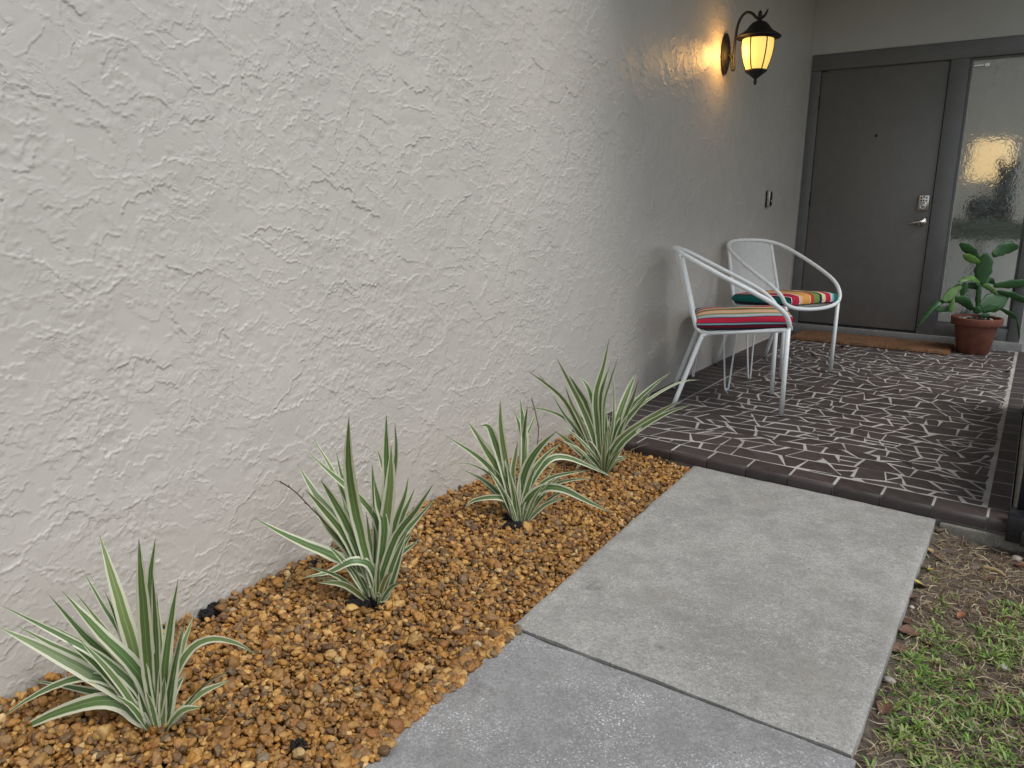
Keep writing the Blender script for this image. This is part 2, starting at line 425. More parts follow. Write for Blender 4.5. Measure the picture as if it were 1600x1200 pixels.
# dirty joint between the two slabs
tag(MB().box((0.66, 1.372, -0.17), (1.44, 1.394, -0.052)).build('path_joint', M['soilblack']), kind='structure')

# ---- patio: foundation, grout bed, tiles
PX0, PX1, PXR = 0.0, 1.578, 1.645
PYB = 6.24
pm = MB()
V = [(0, edge_y(0)+0.012, -0.16), (PXR, edge_y(PXR)+0.012, -0.16), (PXR, PYB+0.1, -0.16), (0, PYB+0.1, -0.16)]
V += [(x, y, -0.0006) for x, y, z in V]
pm.add(V, [(3, 2, 1, 0), (4, 5, 6, 7), (0, 1, 5, 4), (1, 2, 6, 5), (2, 3, 7, 6), (3, 0, 4, 7)])
patio = tag(pm.build('patio', M['grout']), kind='structure')
fo = MB()
fo.box((1.455, 2.722, -0.17), (2.6, 2.86, -0.046), 0.010).box((1.650, 2.861, -0.17), (2.6, 6.4, -0.006), 0.006)
o = fo.build('patio_foundation', M['foundation']); autosmooth(o); tag(o, kind='structure')

def tile_mesh(poly, h=0.009, bev=0.0009, zt=0.0):
    """poly: CCW list of (x,y); returns a bevelled tile with origin at its centroid"""
    n = len(poly); cx = sum(p[0] for p in poly)/n; cy_ = sum(p[1] for p in poly)/n
    V = []
    for s, z in ((1, -h), (1, -bev), (0, 0)):
        for x, y in poly:
            dx, dy = x-cx, y-cy_; L = math.hypot(dx, dy)
            k = 1 if s else max(0.5, (L-bev*1.5)/L)
            V.append((dx*k, dy*k, z))
    Fq = []
    for lv in (0, 1):
        for i in range(n):
            j = (i+1) % n; Fq.append((lv*n+i, lv*n+j, (lv+1)*n+j, (lv+1)*n+i))
    Fq.append(tuple(2*n+i for i in range(n)))
    return V, Fq, (cx, cy_)
def split_poly(P, c, d):
    nrm = (-d[1], d[0]); A = []; B = []
    s = [(p[0]-c[0])*nrm[0]+(p[1]-c[1])*nrm[1] for p in P]
    for i in range(len(P)):
        j = (i+1) % len(P); p, q = P[i], P[j]
        (A if s[i] >= 0 else B).append(p)
        if (s[i] >= 0) != (s[j] >= 0):
            t = s[i]/(s[i]-s[j]); x = (p[0]+(q[0]-p[0])*t, p[1]+(q[1]-p[1])*t); A.append(x); B.append(x)
    return A, B
def area(P): return 0.5*sum(P[i][0]*P[(i+1) % len(P)][1]-P[(i+1) % len(P)][0]*P[i][1] for i in range(len(P)))
def clean(P, tol=0.008):
    Q = []
    for i, p in enumerate(P):
        if not Q or math.hypot(p[0]-Q[-1][0], p[1]-Q[-1][1]) > tol: Q.append(p)
    if len(Q) > 2 and math.hypot(Q[0][0]-Q[-1][0], Q[0][1]-Q[-1][1]) < tol: Q.pop()
    return Q
pieces = []
trnd = random.Random(42)
BX0 = 0.205                                             # border row beside the wall
FD = 0.100                                              # depth of the bullnose row
def course(k, x, y0):
    """edge of a course: gently bending lines that wander like laid rubble"""
    return y0 + 0.13*mnoise.noise((x*0.75+2.0, y0*0.7, 1.5)) + 0.050*mnoise.noise((x*2.9, y0*2.3, 7.7)) + 0.018*mnoise.noise((x*8, y0*5, 4.2))
rows = [2.35]
while rows[-1] < PYB+0.4: rows.append(rows[-1]+trnd.uniform(0.082, 0.138))
for k in range(len(rows)-1):
    lo, hi = rows[k], rows[k+1]; x = 0.05+trnd.uniform(0, 0.08); sl0 = 0.0
    while x < PX1+0.1:
        wd = trnd.uniform(0.052, 0.085) if trnd.random() < 0.6 else trnd.uniform(0.085, 0.135)
        sl1 = trnd.gauss(0, 0.016) if trnd.random() < 0.6 else trnd.choice((-1, 1))*trnd.uniform(0.02, 0.042)
        P = [(x-sl0, course(k, x-sl0, lo)), (x+wd-sl1, course(k, x+wd-sl1, lo)), (x+wd+sl1, course(k+1, x+wd+sl1, hi)), (x+sl0, course(k+1, x+sl0, hi))]
        parts = [P]; q = trnd.random()
        if q < 0.17:                                    # broken once more, across or aslant
            c = (sum(p[0] for p in P)/4, sum(p[1] for p in P)/4); a = trnd.gauss(0, 0.35) if wd < 0.1 else trnd.gauss(1.57, 0.5)
            A, B = split_poly(P, c, (math.cos(a), math.sin(a))); parts = [A, B]
        pieces += parts; x += wd; sl0 = sl1
def clip(P):
    for c, d in (((BX0, 0), (0, -1)), ((PX1-0.012, 0), (0, 1)), ((0, edge_y(0)+FD+0.004), (1, -0.042)), ((0, PYB), (-1, 0))):
        P = split_poly(P, c, d)[0]
        if len(P) < 3: return []
    return P
pieces = [P for P in map(clip, pieces) if len(P) > 2]
def shrink(P, gmin, gmax, jit):
    """pull every edge inwards by a grout half-width of its own, then jitter"""
    n = len(P); L = []
    for i in range(n):
        p, q = P[i], P[(i+1) % n]; dx, dy = q[0]-p[0], q[1]-p[1]; l = math.hypot(dx, dy) or 1
        nx, ny = -dy/l, dx/l; gg = trnd.uniform(gmin, gmax)*(1+0.75*abs(ny))
        L.append(((p[0]+nx*gg, p[1]+ny*gg), (dx/l, dy/l)))
    Q = []
    for i in range(n):
        (p, d), (q, e) = L[i-1], L[i]; den = d[0]*e[1]-d[1]*e[0]
        if abs(den) < 0.2: Q.append(((p[0]+q[0])/2*0+q[0], q[1])); continue
        t = ((q[0]-p[0])*e[1]-(q[1]-p[1])*e[0])/den
        Q.append((p[0]+d[0]*t+trnd.uniform(-jit, jit), p[1]+d[1]*t+trnd.uniform(-jit, jit)))
    return Q
tiles = []
for P in pieces:
    P = clean(P, 0.010)
    if len(P) < 3 or area(P) < 0.0008: continue
    Q = shrink(P, 0.0020, 0.0043, 0.0042)
    if area(Q) < 0.0005: continue
    c = (sum(p[0] for p in Q)/len(Q), sum(p[1] for p in Q)/len(Q)); a = trnd.gauss(0, 0.06)
    Q = [(c[0]+(x-c[0])*math.cos(a)-(y-c[1])*math.sin(a), c[1]+(x-c[0])*math.sin(a)+(y-c[1])*math.cos(a)) for x, y in Q]
    if trnd.random() < 0.22 and len(Q) >= 4:            # a corner knocked off
        k = trnd.randrange(len(Q)); p, q, s = Q[k-1], Q[k], Q[(k+1) % len(Q)]; f1, f2 = trnd.uniform(0.12, 0.4), trnd.uniform(0.12, 0.4)
        Q[k:k+1] = [(q[0]+(p[0]-q[0])*f1, q[1]+(p[1]-q[1])*f1), (q[0]+(s[0]-q[0])*f2, q[1]+(s[1]-q[1])*f2)]
    tiles.append(Q)
tiles.sort(key=lambda Q: (Q[0][0]-CAM.x)**2+(Q[0][1])**2)
rest = MB()
for k, Q in enumerate(tiles):
    V, Fq, c = tile_mesh(Q); z = trnd.uniform(0.0, 0.0006)
    if k < 300:
        o = obj('tile', mesh('tile', V, Fq, M['tile']), patio, (c[0], c[1], z))
        o.rotation_euler = (trnd.gauss(0, 0.003), trnd.gauss(0, 0.003), 0)
    else:
        rest.add([(v[0]+c[0], v[1]+c[1], v[2]+z) for v in V], Fq)
if rest.V: tag(rest.build('far_mosaic', M['tile'], patio), kind='stuff')
# border tiles by the wall and along the open side
y = edge_y(0)+FD+0.003
while y < PYB-0.02:
    p = 0.098
    V, Fq, c = tile_mesh([(0.006, y+0.0036), (BX0-0.006, y+0.0036), (BX0-0.006, y+p-0.0036), (0.006, y+p-0.0036)])
    obj('border_tile', mesh('border_tile', V, Fq, M['tile']), patio, (c[0], c[1], trnd.uniform(-0.0003, 0.0006))); y += p
y = edge_y(1.6)+FD+0.003
while y < PYB-0.02:
    p = 0.152
    V, Fq, c = tile_mesh([(PX1+0.003, y+0.0028), (PXR-0.001, y+0.0028), (PXR-0.001, y+p-0.0028), (PX1+0.003, y+p-0.0028)])
    obj('border_tile', mesh('border_tile', V, Fq, M['tile']), patio, (c[0], c[1], trnd.uniform(-0.0003, 0.0006))); y += p
# bullnose row along the step
x = 0.006
while x < PXR-0.02:
    L = 0.158 if x+0.158 < PX1+0.01 else PXR-x
    if L < 0.02: break
    prof = [(FD, -0.010), (FD, -0.0012), (FD-0.0014, 0.0)] + [(0.014-0.016*math.sin(a), -0.016+0.016*math.cos(a)) for a in [0, .3, .6, .9, 1.2, 1.57]] + [(-0.002, -0.038), (0.008, -0.042)]
    V = []; Fq = []
    xs = [x+0.0035, x+0.005, x+L-0.005, x+L-0.0035]
    for q, xx in enumerate(xs):
        ins = 0.0012 if q in (0, 3) else 0
        for (yy, zz) in prof: V.append((xx-x-L/2, yy+edge_y(xx)-edge_y(x+L/2), zz-ins))
    n = len(prof)
    for q in range(3):
        for i in range(n-1): Fq.append((q*n+i, (q+1)*n+i, (q+1)*n+i+1, q*n+i+1))
    Fq.append(tuple(range(n))); Fq.append(tuple(3*n+i for i in range(n-1, -1, -1)))
    o = obj('edge_tile', mesh('edge_tile', V, Fq, M['tile']), patio, (x+L/2, edge_y(x+L/2), trnd.uniform(-0.0005, 0.001)))
    o.rotation_euler[2] = trnd.gauss(0, 0.006); autosmooth(o, 35); x += L

# ---- long stucco wall: trowelled relief as real geometry
def spacing(stops, n_of):
    out = [stops[0]]
    while out[-1] < stops[-1]: out.append(out[-1]+n_of(out[-1]))
    return np.array(out)
gy = spacing([-3.0, 6.285], lambda y: 0.03 if y < 0.2 else (0.0027 if y < 1.4 else min(0.011, 0.0027+0.0019*(y-1.4)))); gy[-1] = 6.285
gz = spacing([-0.16, 3.0], lambda z: 0.03 if z < -0.07 else (0.0028 if z < 1.35 else min(0.007, 0.0028+0.0035*(z-1.35)) if z < 2.5 else 0.03))
YY, ZZ = np.meshgrid(gy, gz)                        # rows: z, cols: y
Hh = 0.0032*(fbm(YY*2.2, ZZ*2.2, 3, 3)-0.5) + 0.0003*(fbm(YY*28, ZZ*28, 77, 3)-0.5)
Sm = np.zeros_like(Hh)
srnd = np.random.default_rng(11)
def n1d(u, seed, sc):
    return vnoise(u*sc, np.full_like(u, seed*3.7), int(seed) % 997)-0.5
for k in range(3900):
    y0 = srnd.uniform(0.2, 6.2); z0 = srnd.uniform(-0.06, 2.5)
    if k < 1300: y0 = srnd.uniform(0.3, 2.6); z0 = srnd.uniform(-0.06, 1.75)
    ang = srnd.normal(-0.15, 0.5) if srnd.random() < 0.72 else srnd.uniform(0, 6.28)
    if srnd.random() < 0.35: ang += math.pi
    L = float(np.clip(srnd.lognormal(math.log(0.05), 0.5), 0.018, 0.14)); W = L*srnd.uniform(0.35, 0.8)
    h = srnd.uniform(0.0012, 0.0044)*(0.75+0.5*min(1, L/0.08))
    ca, sa = math.cos(ang), math.sin(ang); rad = L+W
    i0, i1 = np.searchsorted(gy, [y0-rad, y0+rad]); j0, j1 = np.searchsorted(gz, [z0-rad, z0+rad])
    if i1-i0 < 3 or j1-j0 < 3: continue
    dy = YY[j0:j1, i0:i1]-y0; dz = ZZ[j0:j1, i0:i1]-z0
    uu = dy*ca+dz*sa; vv = -dy*sa+dz*ca
    sd_ = srnd.integers(1, 900)
    bow = srnd.normal(0, 0.35)
    ve = -bow*uu*uu/L + 0.035*n1d(uu, sd_, 16)*min(1, L/0.05) + 0.018*n1d(uu, sd_+3, 60) + 0.010*n1d(uu, sd_+5, 160)
    tt = ve-vv
    prof = np.where(tt > 0, np.exp(-tt/(0.05*W+0.0016)), np.exp(tt/0.0008))
    plate = np.where(tt > 0, 0.35*sstep(W*1.1, W*0.3, tt), 0)*np.exp(np.minimum(tt, 0)/0.0013)
    fade = sstep(L, L*0.72, np.abs(uu)+0.03*n1d(vv+uu*0.3, sd_+9, 45))
    patch = h*np.maximum(prof*0.9, plate)*fade
    sub = Sm[j0:j1, i0:i1]; np.maximum(sub, patch, out=sub)
Hh += Sm
cm = sstep(0.55, 0.68, fbm(YY*5.0, ZZ*4.0, 41, 3))      # rough, crumbly patches
cr = sstep(0.56, 0.72, fbm(YY*95, ZZ*75, 55, 2)) + 0.7*sstep(0.6, 0.72, vnoise(YY*140, ZZ*120, 56))
Hh += 0.0010*cm*cr
Hh += 0.0009*sstep(0.70, 0.80, fbm(YY*48, ZZ*48, 91, 2))
Hh[:, gy < 0.1] = 0
n, m = YY.shape
V = np.stack([Hh.ravel()-0.001, YY.ravel(), ZZ.ravel()], 1).astype(np.float32)
idx = np.arange(n*m, dtype=np.int32).reshape(n, m)
Fq = np.stack([idx[:-1, :-1].ravel(), idx[:-1, 1:].ravel(), idx[1:, 1:].ravel(), idx[1:, :-1].ravel()], 1)
bx = MB().box((-0.22, -3.0, -0.17), (-0.012, 6.5, 3.0))
nb = len(V); V = np.concatenate([V, np.array(bx.V, dtype=np.float32)]); Fq = np.concatenate([Fq, np.array(bx.F, dtype=np.int32)+nb])
me = bpy.data.meshes.new('stucco_wall'); me.vertices.add(len(V)); me.vertices.foreach_set('co', V.ravel())
me.loops.add(Fq.size); me.loops.foreach_set('vertex_index', Fq.ravel().astype(np.int32))
me.polygons.add(len(Fq)); me.polygons.foreach_set('loop_start', np.arange(0, Fq.size, 4, dtype=np.int32))
sm = np.ones(len(Fq), dtype=bool); sm[-6:] = False; me.polygons.foreach_set('use_smooth', sm)
me.materials.append(M['stucco']); me.update(calc_edges=True)
tag(obj('stucco_wall', me), 'long beige stucco wall with trowelled relief beside the gravel bed', 'wall')

# ---- entry wall with door opening; header, pier, roof over the porch
YD = 6.286
ew = MB()
ew.box((0.0, YD-0.03, 2.072), (4.2, YD+0.16, 3.0))           # above the frame
ew.box((1.575, YD-0.03, -0.16), (4.2, YD+0.16, 2.072))       # beside the sidelight
ew.box((-0.2, YD-0.028, 0.0), (0.012, YD+0.16, 2.072))
o = ew.build('entry_wall', M['stucco_dark'])
bm = bmesh.new(); bm.from_mesh(o.data)
bmesh.ops.subdivide_edges(bm, edges=bm.edges[:], cuts=24, use_grid_fill=True)
for v in bm.verts:
    if v.co.y < YD: v.co.y -= 0.003*mnoise.noise((v.co.x*9, v.co.z*9, 4))+0.0015*mnoise.noise((v.co.x*30, v.co.z*30, 2))
bm.to_mesh(o.data); bm.free()
tag(o, 'dim stucco wall framing the front door and its sidelight', 'wall')
rf = MB(); rf.box((-0.3, 2.95, 2.84), (1.86, 6.6, 3.02)).box((1.861, 2.95, 2.70), (1.98, 6.6, 3.06)).box((-0.3, 2.80, 2.70), (1.98, 2.949, 3.06))
o = rf.build('porch_roof', M['soffit']); tag(o, 'flat painted roof covering the tiled porch', 'roof')

# ================================================================== ENTRY
# ---- threshold kerb
o = MB().box((0.013, YD-0.045, -0.01), (1.60, YD+0.10, 0.062), 0.006).build('threshold', M['curb']); autosmooth(o)
tag(o, 'pale concrete threshold step under the front door', 'threshold')
# ---- door frame
fr = empty('door_frame', (0, YD, 0.062)); tag(fr, 'taupe timber frame around the front door and sidelight', 'door frame')
def fpart(name, a, b, mat=None, bev=0.003, parent=None):
    o = MB().box((a[0], a[1], a[2]-0.062), (b[0], b[1], b[2]-0.062), bev).build(name, mat or M['frame'], parent or fr); return autosmooth(o)
fpart('jamb', (0.014, -0.035, 0.0635), (0.086, 0.09, 1.957))
fpart('mullion', (0.931, -0.035, 0.0635), (1.046, 0.09, 1.957))
fpart('jamb', (1.503, -0.036, 0.0635), (1.572, 0.09, 1.957))
fpart('head', (0.014, -0.037, 1.958), (1.572, 0.09, 2.070))
fpart('bottom_rail', (1.047, -0.030, 0.0635), (1.502, 0.06, 0.150))
fpart('door_stop', (0.0865, 0.035, 0.0635), (0.100, 0.088, 1.956), M['darkhole'], 0)
fpart('door_stop', (0.917, 0.035, 0.0635), (0.9305, 0.088, 1.956), M['darkhole'], 0)
# ---- door
dr = empty('front_door', (0.09, YD, 0.07)); tag(dr, 'closed flush taupe front door with keypad lock and silver lever', 'door')
o = MB().box((0.0, -0.022, 0.0), (0.836, 0.022, 1.878), 0.002).build('door_leaf', M['door'], dr); autosmooth(o)
o = MB().box((0.0, -0.028, 0.0), (0.836, -0.0225, 0.012)).build('door_sweep', M['darkhole'], dr)
for z in (0.24, 0.96, 1.66):
    h = MB().tube([(-0.004, -0.026, z-0.05), (-0.004, -0.026, z+0.05)], 0.006, 10); h.build('hinge', M['black'], dr, True)
p = MB(); p.lathe([(0.0001, 0.004), (0.006, 0.004), (0.010, 0.0), (0.010, -0.003)], 16)
o = p.build('peephole', M['bronze'], dr, True, (0.42, -0.0225, 1.41)); o.rotation_euler = (R(90), 0, 0)
# keypad lock
kp = autosmooth(MB().box((-0.034, -0.018, -0.055), (0.034, 0.0, 0.055), 0.006).build('keypad_lock', M['nickel'], dr, False, (0.786, -0.0225, 0.935)))
for r_ in range(2):
    for c_ in range(3):
        if r_ == 0 and c_ == 1: dz = 0.006
        else: dz = 0
        o = MB().lathe([(0.0055, 0), (0.0055, 0.004), (0.0045, 0.005)], 10).build('button', M['darkhole'], kp, True, ((c_-1)*0.017, -0.018, 0.034-r_*0.019+dz)); o.rotation_euler = (R(90), 0, 0)
o = MB().lathe([(0.025, 0), (0.025, 0.004), (0.021, 0.006), (0.020, 0.004), (0.014, 0.007), (0.0001, 0.008)], 24).build('cylinder', M['nickel'], kp, True, (0, -0.018, -0.022)); o.rotation_euler = (R(90), 0, 0)
o = MB().lathe([(0.0255, 0), (0.0265, 0.002), (0.0255, 0.003)], 24).build('cylinder_ring', M['darkhole'], kp, True, (0, -0.0165, -0.022)); o.rotation_euler = (R(90), 0, 0)
o = MB().box((-0.0015, -0.028, -0.007), (0.0015, -0.0255, 0.007)).build('keyhole', M['darkhole'], kp, False, (0, 0, -0.022))
# lever
lv = MB().lathe([(0.032, 0), (0.032, 0.006), (0.026, 0.012), (0.014, 0.014), (0.012, 0.045), (0.0001, 0.046)], 24).build('door_handle', M['nickel'], dr, True, (0.79, -0.0225, 0.80)); lv.rotation_euler = (R(90), 0, 0)
MB().tube(catmull([(0, 0.0, 0.042), (0.02, 0.003, 0.046), (-0.03, -0.006, 0.05), (-0.055, -0.012, 0.049)][0:1]+[(-0.012, 0.002, 0.046), (-0.045, -0.004, 0.050), (-0.075, -0.014, 0.048)], 5), [0.010]*10+[0.0095]*3+[0.008]*3, 10).build('lever', M['nickel'], lv, True)
# ---- sidelight
sl = empty('sidelight_window', (1.047, YD, 0.15)); tag(sl, 'tall rippled obscure glass sidelight beside the front door', 'window')
def glass_mat():
    t = NT('rippled_glass'); v = t.coord()
    mp = t.n('ShaderNodeMapping'); mp.inputs['Scale'].default_value = (1.0, 1.0, 0.75); t.l(v, mp.inputs[0])
    a = t.noise(mp.outputs[0], 34, 2, 0.5, 0.6); b = t.noise(mp.outputs[0], 90, 2, 0.5, 0.4)
    nb_ = t.bump(a, 0.55, 0.006); nb_ = t.bump(b, 0.35, 0.002, nb_)
    return t.done((0.97, 0.99, 0.985, 1), 0.12, nb_, Transmission_Weight=1.0, IOR=1.45)
M['glass'] = glass_mat()
MB().box((0.0, 0.004, 0.0), (0.456, 0.010, 1.807)).build('pane', M['glass'], sl)
for a, b in (((0.0, -0.012, 0.0), (0.016, 0.0035, 1.807)), ((0.44, -0.012, 0.0), (0.456, 0.0035, 1.807)), ((0.0165, -0.012, 1.791), (0.4395, 0.0035, 1.807)), ((0.0165, -0.012, 0.0), (0.4395, 0.0035, 0.016))):
    o = MB().box(a, b, 0.002).build('glazing_bead', M['frame'], sl)
MB().box((0.0165, -0.0125, 0.0165), (0.0195, 0.0036, 1.79)).build('sealant_line', M['sealant'], sl)
o = MB().box((0.02, -0.008, 1.752), (0.085, 0.0, 1.766), 0.002).box((0.085, -0.016, 1.745), (0.112, 0.0, 1.772), 0.003).build('latch', M['nickel'], sl)

# ---- room behind the sidelight
M['inwall'] = paint('interior_paint', (0.82, 0.83, 0.84, 1), 0.7, 0.03, 5)
M['infloor'] = paint('interior_floor', (0.55, 0.56, 0.54, 1), 0.5, 0.1, 4)
rm = MB()
rm.box((-0.2, 8.4, 0.0), (2.9, 8.55, 2.65)).box((-0.2, YD+0.165, 0.0), (-0.05, 8.4, 2.65)).box((-0.2, YD+0.165, 2.5), (2.9, 8.4, 2.65))
rm.box((2.8, YD+0.165, 0.0), (2.9, 8.4, 0.10))
tag(rm.build('room_shell', M['inwall']), kind='structure')
tag(MB().box((-0.05, YD+0.165, -0.02), (2.8, 8.4, 0.055)).build('room_floor', M['infloor']), kind='structure')
M['sagewood'] = paint('sage_paint', (0.30, 0.38, 0.29, 1), 0.5, 0.08, 8)
ct = empty('console_table', (1.42, 7.25, 0.055)); tag(ct, 'sage green console table seen blurred through the rippled glass', 'table')
MB().box((-0.55, -0.18, 0.76), (0.55, 0.18, 0.83), 0.004).build('tabletop', M['sagewood'], ct)
MB().box((-0.53, -0.16, 0.67), (0.53, 0.16, 0.7595)).build('apron', M['sagewood'], ct)
for sx in (-1, 1):
    for sy in (-1, 1): MB().box((sx*0.5-0.025, sy*0.14-0.025, 0), (sx*0.5+0.025, sy*0.14+0.025, 0.6695)).build('leg', M['sagewood'], ct)
M['tealglaze'] = paint('teal_glaze', (0.01, 0.06, 0.065, 1), 0.3, 0.2, 12)
M['inkglaze'] = paint('ink_glaze', (0.008, 0.016, 0.02, 1), 0.35, 0.2, 12)
o = MB().lathe([(0.05, 0), (0.085, 0.03), (0.10, 0.08), (0.09, 0.13), (0.055, 0.165), (0.05, 0.17)], 24).build('glazed_bowl', M['tealglaze'], None, True, (1.16, 7.21, 0.886))
tag(o, 'squat teal pot standing on the console table indoors', 'pot')
vp = empty('figurine', (1.315, 7.22, 0.886)); tag(vp, 'tall dark two-pronged figure on the console table indoors', 'sculpture')
MB().lathe([(0.075, 0), (0.088, 0.05), (0.072, 0.13), (0.066, 0.34), (0.055, 0.40), (0.0001, 0.41)], 20).build('body', M['inkglaze'], vp, True)
for s in (-1, 1): MB().tube([(s*0.035, 0, 0.36), (s*0.048, 0, 0.44), (s*0.052, 0, 0.475)], [0.03, 0.026, 0.012], 10).build('prong', M['inkglaze'], vp, True)
def shade_mat():
    t = NT('lamp_shade'); t.done((0.72, 0.6, 0.38, 1), 0.8); t.b.inputs['Emission Color'].default_value = (1.0, 0.70, 0.34, 1); t.b.inputs['Emission Strength'].default_value = 0.5; return t.m
tl = empty('table_lamp', (1.17, 7.66, 0.055)); tag(tl, 'lit lamp with pale yellow drum shade glowing behind the rippled glass', 'lamp')
MB().lathe([(0.13, 0), (0.13, 0.02), (0.02, 0.04), (0.02, 1.16)], 20).build('stand', M['inkglaze'], tl, True)
MB().lathe([(0.165, 1.15), (0.135, 1.46)], 28).build('shade', shade_mat(), tl, True)

# ---- doormat
def coir_mat():
    t = NT('coir'); v = t.coord(); n1 = t.noise(v, 260, 4, 0.7); n2 = t.noise(v, 9, 4)
    col = t.ramp(n1, [(0.3, (0.10, 0.045, 0.020)), (0.55, (0.23, 0.115, 0.052)), (0.8, (0.34, 0.19, 0.095))])
    col = t.mix(t.ramp(n2, [(0.4, (0.4,)*3), (0.65, (0,)*3)]), col, (0.08, 0.04, 0.022, 1))
    return t.done(col, 0.95, t.bump(n1, 1.0, 0.006))
M['coir'] = coir_mat()
dm = empty('doormat', (0.70, 6.02, 0.001)); dm.rotation_euler = (0, 0, R(-0.5)); tag(dm, 'wide brown coir doormat lying before the front door', 'doormat')
mm = MB(); nx, ny = 110, 46; V = []; Fq = []
for j in range(ny+1):
    for i in range(nx+1):
        e = min(i, nx-i, (j)*1.0, (ny-j)*1.0); V.append((-0.56+1.06*i/nx+random.uniform(-.003, .003), -0.215+0.42*j/ny+random.uniform(-.003, .003), (0.004 if e == 0 else 0.020)+random.uniform(-.002, .002)))
for j in range(ny):
    for i in range(nx): Fq.append((j*(nx+1)+i, j*(nx+1)+i+1, (j+1)*(nx+1)+i+1, (j+1)*(nx+1)+i))
obj('coir_pile', mesh('coir_pile', V, Fq, M['coir'], False), dm)
MB().box((-0.555, -0.21, 0.0), (0.495, 0.20, 0.0035)).build('rubber_backing', M['rubber'], dm)

# ---- doorbell on the long wall
db = empty('doorbell', (0.004, 5.43, 1.025)); tag(db, 'slim silver and black doorbell fixed to the stucco wall', 'doorbell')
autosmooth(MB().box((0.0, -0.022, -0.058), (0.006, 0.050, 0.052), 0.002).build('wedge_plate', M['darkhole'], db))
autosmooth(MB().box((0.0065, -0.020, -0.055), (0.026, 0.028, 0.050), 0.003).build('housing', M['nickel'], db))
autosmooth(MB().box((0.0265, -0.016, -0.045), (0.030, 0.024, 0.042), 0.001).build('face_plate', M['darkhole'], db))
MB().lathe([(0.011, 0), (0.011, 0.004), (0.009, 0.005)], 18).build('push_button', M['nickel'], db, True, (0.0303, 0.004, -0.018)).rotation_euler = (0, R(90), 0)

# ---- wall lantern
ln = empty('wall_lantern', (0.004, 4.415, 1.80)); tag(ln, 'lit black carriage lantern with amber glass on the stucco wall', 'wall lamp')
o = MB().lathe([(0.072, 0), (0.072, 0.008), (0.060, 0.014), (0.052, 0.013), (0.044, 0.020), (0.0001, 0.024)], 32, sx=1.5, sy=0.85).build('back_plate', M['bronze'], ln, True); o.rotation_euler = (0, R(90), 0); autosmooth(o, 50)
ax = 0.182
arm = catmull([(0.022, 0, 0.0), (0.040, 0, -0.03), (0.046, 0, -0.075), (0.052, 0, -0.088), (0.058, 0, -0.075), (0.052, 0, -0.03), (0.054, 0, 0.06), (0.060, 0, 0.13), (0.078, 0, 0.18), (0.108, 0, 0.203), (0.14, 0, 0.192), (0.165, 0, 0.168), (ax+0.012, 0, 0.166), (ax+0.03, 0, 0.182), (ax+0.042, 0, 0.208)], 5)
MB().tube(arm, [0.0075]*(len(arm)-6)+[0.007, 0.0065, 0.006, 0.005, 0.004, 0.002], 10).build('arm', M['bronze'], ln, True)
MB().tube([(0.02, 0, -0.012), (0.054, 0, -0.012)], 0.006, 10).build('arm_bracket', M['bronze'], ln, True)
cap = MB().lathe([(0.118, 0.066), (0.120, 0.070), (0.105, 0.082), (0.085, 0.093), (0.066, 0.108), (0.052, 0.128), (0.036, 0.143), (0.014, 0.152), (0.009, 0.165), (0.012, 0.178), (0.010, 0.196), (0.0001, 0.206)], 32, (ax, 0)).build('cap', M['bronze'], ln, True)
MB().lathe([(0.117, 0.0655), (0.085, 0.066), (0.0001, 0.067)], 32, (ax, 0)).build('cap_underside', M['bronze'], ln, True)
def amber():
    t = NT('amber_glass'); v = t.coord(); n1 = t.noise(v, 14, 3)
    t.done((0.80, 0.58, 0.22, 1), 0.25)
    t.b.inputs['Emission Color'].default_value = (1.0, 0.62, 0.13, 1)
    # opaque glass with the lamp's glow painted in, brightest at one spot
    sep = t.n('ShaderNodeVectorMath', operation='DISTANCE'); t.l(v, sep.inputs[0]); sep.inputs[1].default_value = (ax-0.03, -0.06, -0.01)
    st = t.ramp(t.math('ADD', t.math('MULTIPLY', sep.outputs['Value'], 7.0), t.math('MULTIPLY', n1, 0.15)), [(0.15, (1.25,)*3), (0.45, (0.85,)*3), (1.0, (0.62,)*3)])
    t.l(st, t.b.inputs['Emission Strength']); return t.m
M['amber'] = amber()
gp = [(0.082, 0.062), (0.084, 0.045), (0.083, 0.015), (0.078, -0.020), (0.068, -0.060), (0.054, -0.098)]
NP = 6
for k in range(NP):
    a0 = 2*math.pi*k/NP+0.35; V = []; Fq = []; sg = 6
    for r_, z in gp:
        for q in range(sg+1):
            a = a0+0.03+(2*math.pi/NP-0.06)*q/sg; V.append((ax+r_*math.cos(a), r_*math.sin(a), z))
    for i in range(len(gp)-1):
        for q in range(sg): Fq.append((i*(sg+1)+q, (i+1)*(sg+1)+q, (i+1)*(sg+1)+q+1, i*(sg+1)+q+1))
    obj('glass_panel', mesh('glass_panel', V, Fq, M['amber'], True), ln)
    MB().tube([(ax+(r_+0.001)*math.cos(a0), (r_+0.001)*math.sin(a0), z) for r_, z in gp], 0.0034, 8).build('rib', M['bronze'], ln, True)
MB().lathe([(0.0835, 0.064), (0.0875, 0.061), (0.0835, 0.057)], 32, (ax, 0)).build('top_ring', M['bronze'], ln, True)
MB().lathe([(0.0001, -0.178), (0.007, -0.172), (0.010, -0.158), (0.007, -0.146), (0.014, -0.140), (0.034, -0.124), (0.058, -0.108), (0.060, -0.100), (0.052, -0.0965)], 28, (ax, 0)).build('base_cup', M['bronze'], ln, True)
pl_ = bpy.data.lights.new('lantern_glow_light', 'POINT'); pl_.energy = 1.6; pl_.color = (1.0, 0.52, 0.15); pl_.shadow_soft_size = 0.06  # point light added outside the opaque glass, standing in for the lamp within
po = bpy.data.objects.new('lantern_glow_light', pl_); COL.objects.link(po); po.parent = ln; po.location = (0.075, -0.10, -0.02)

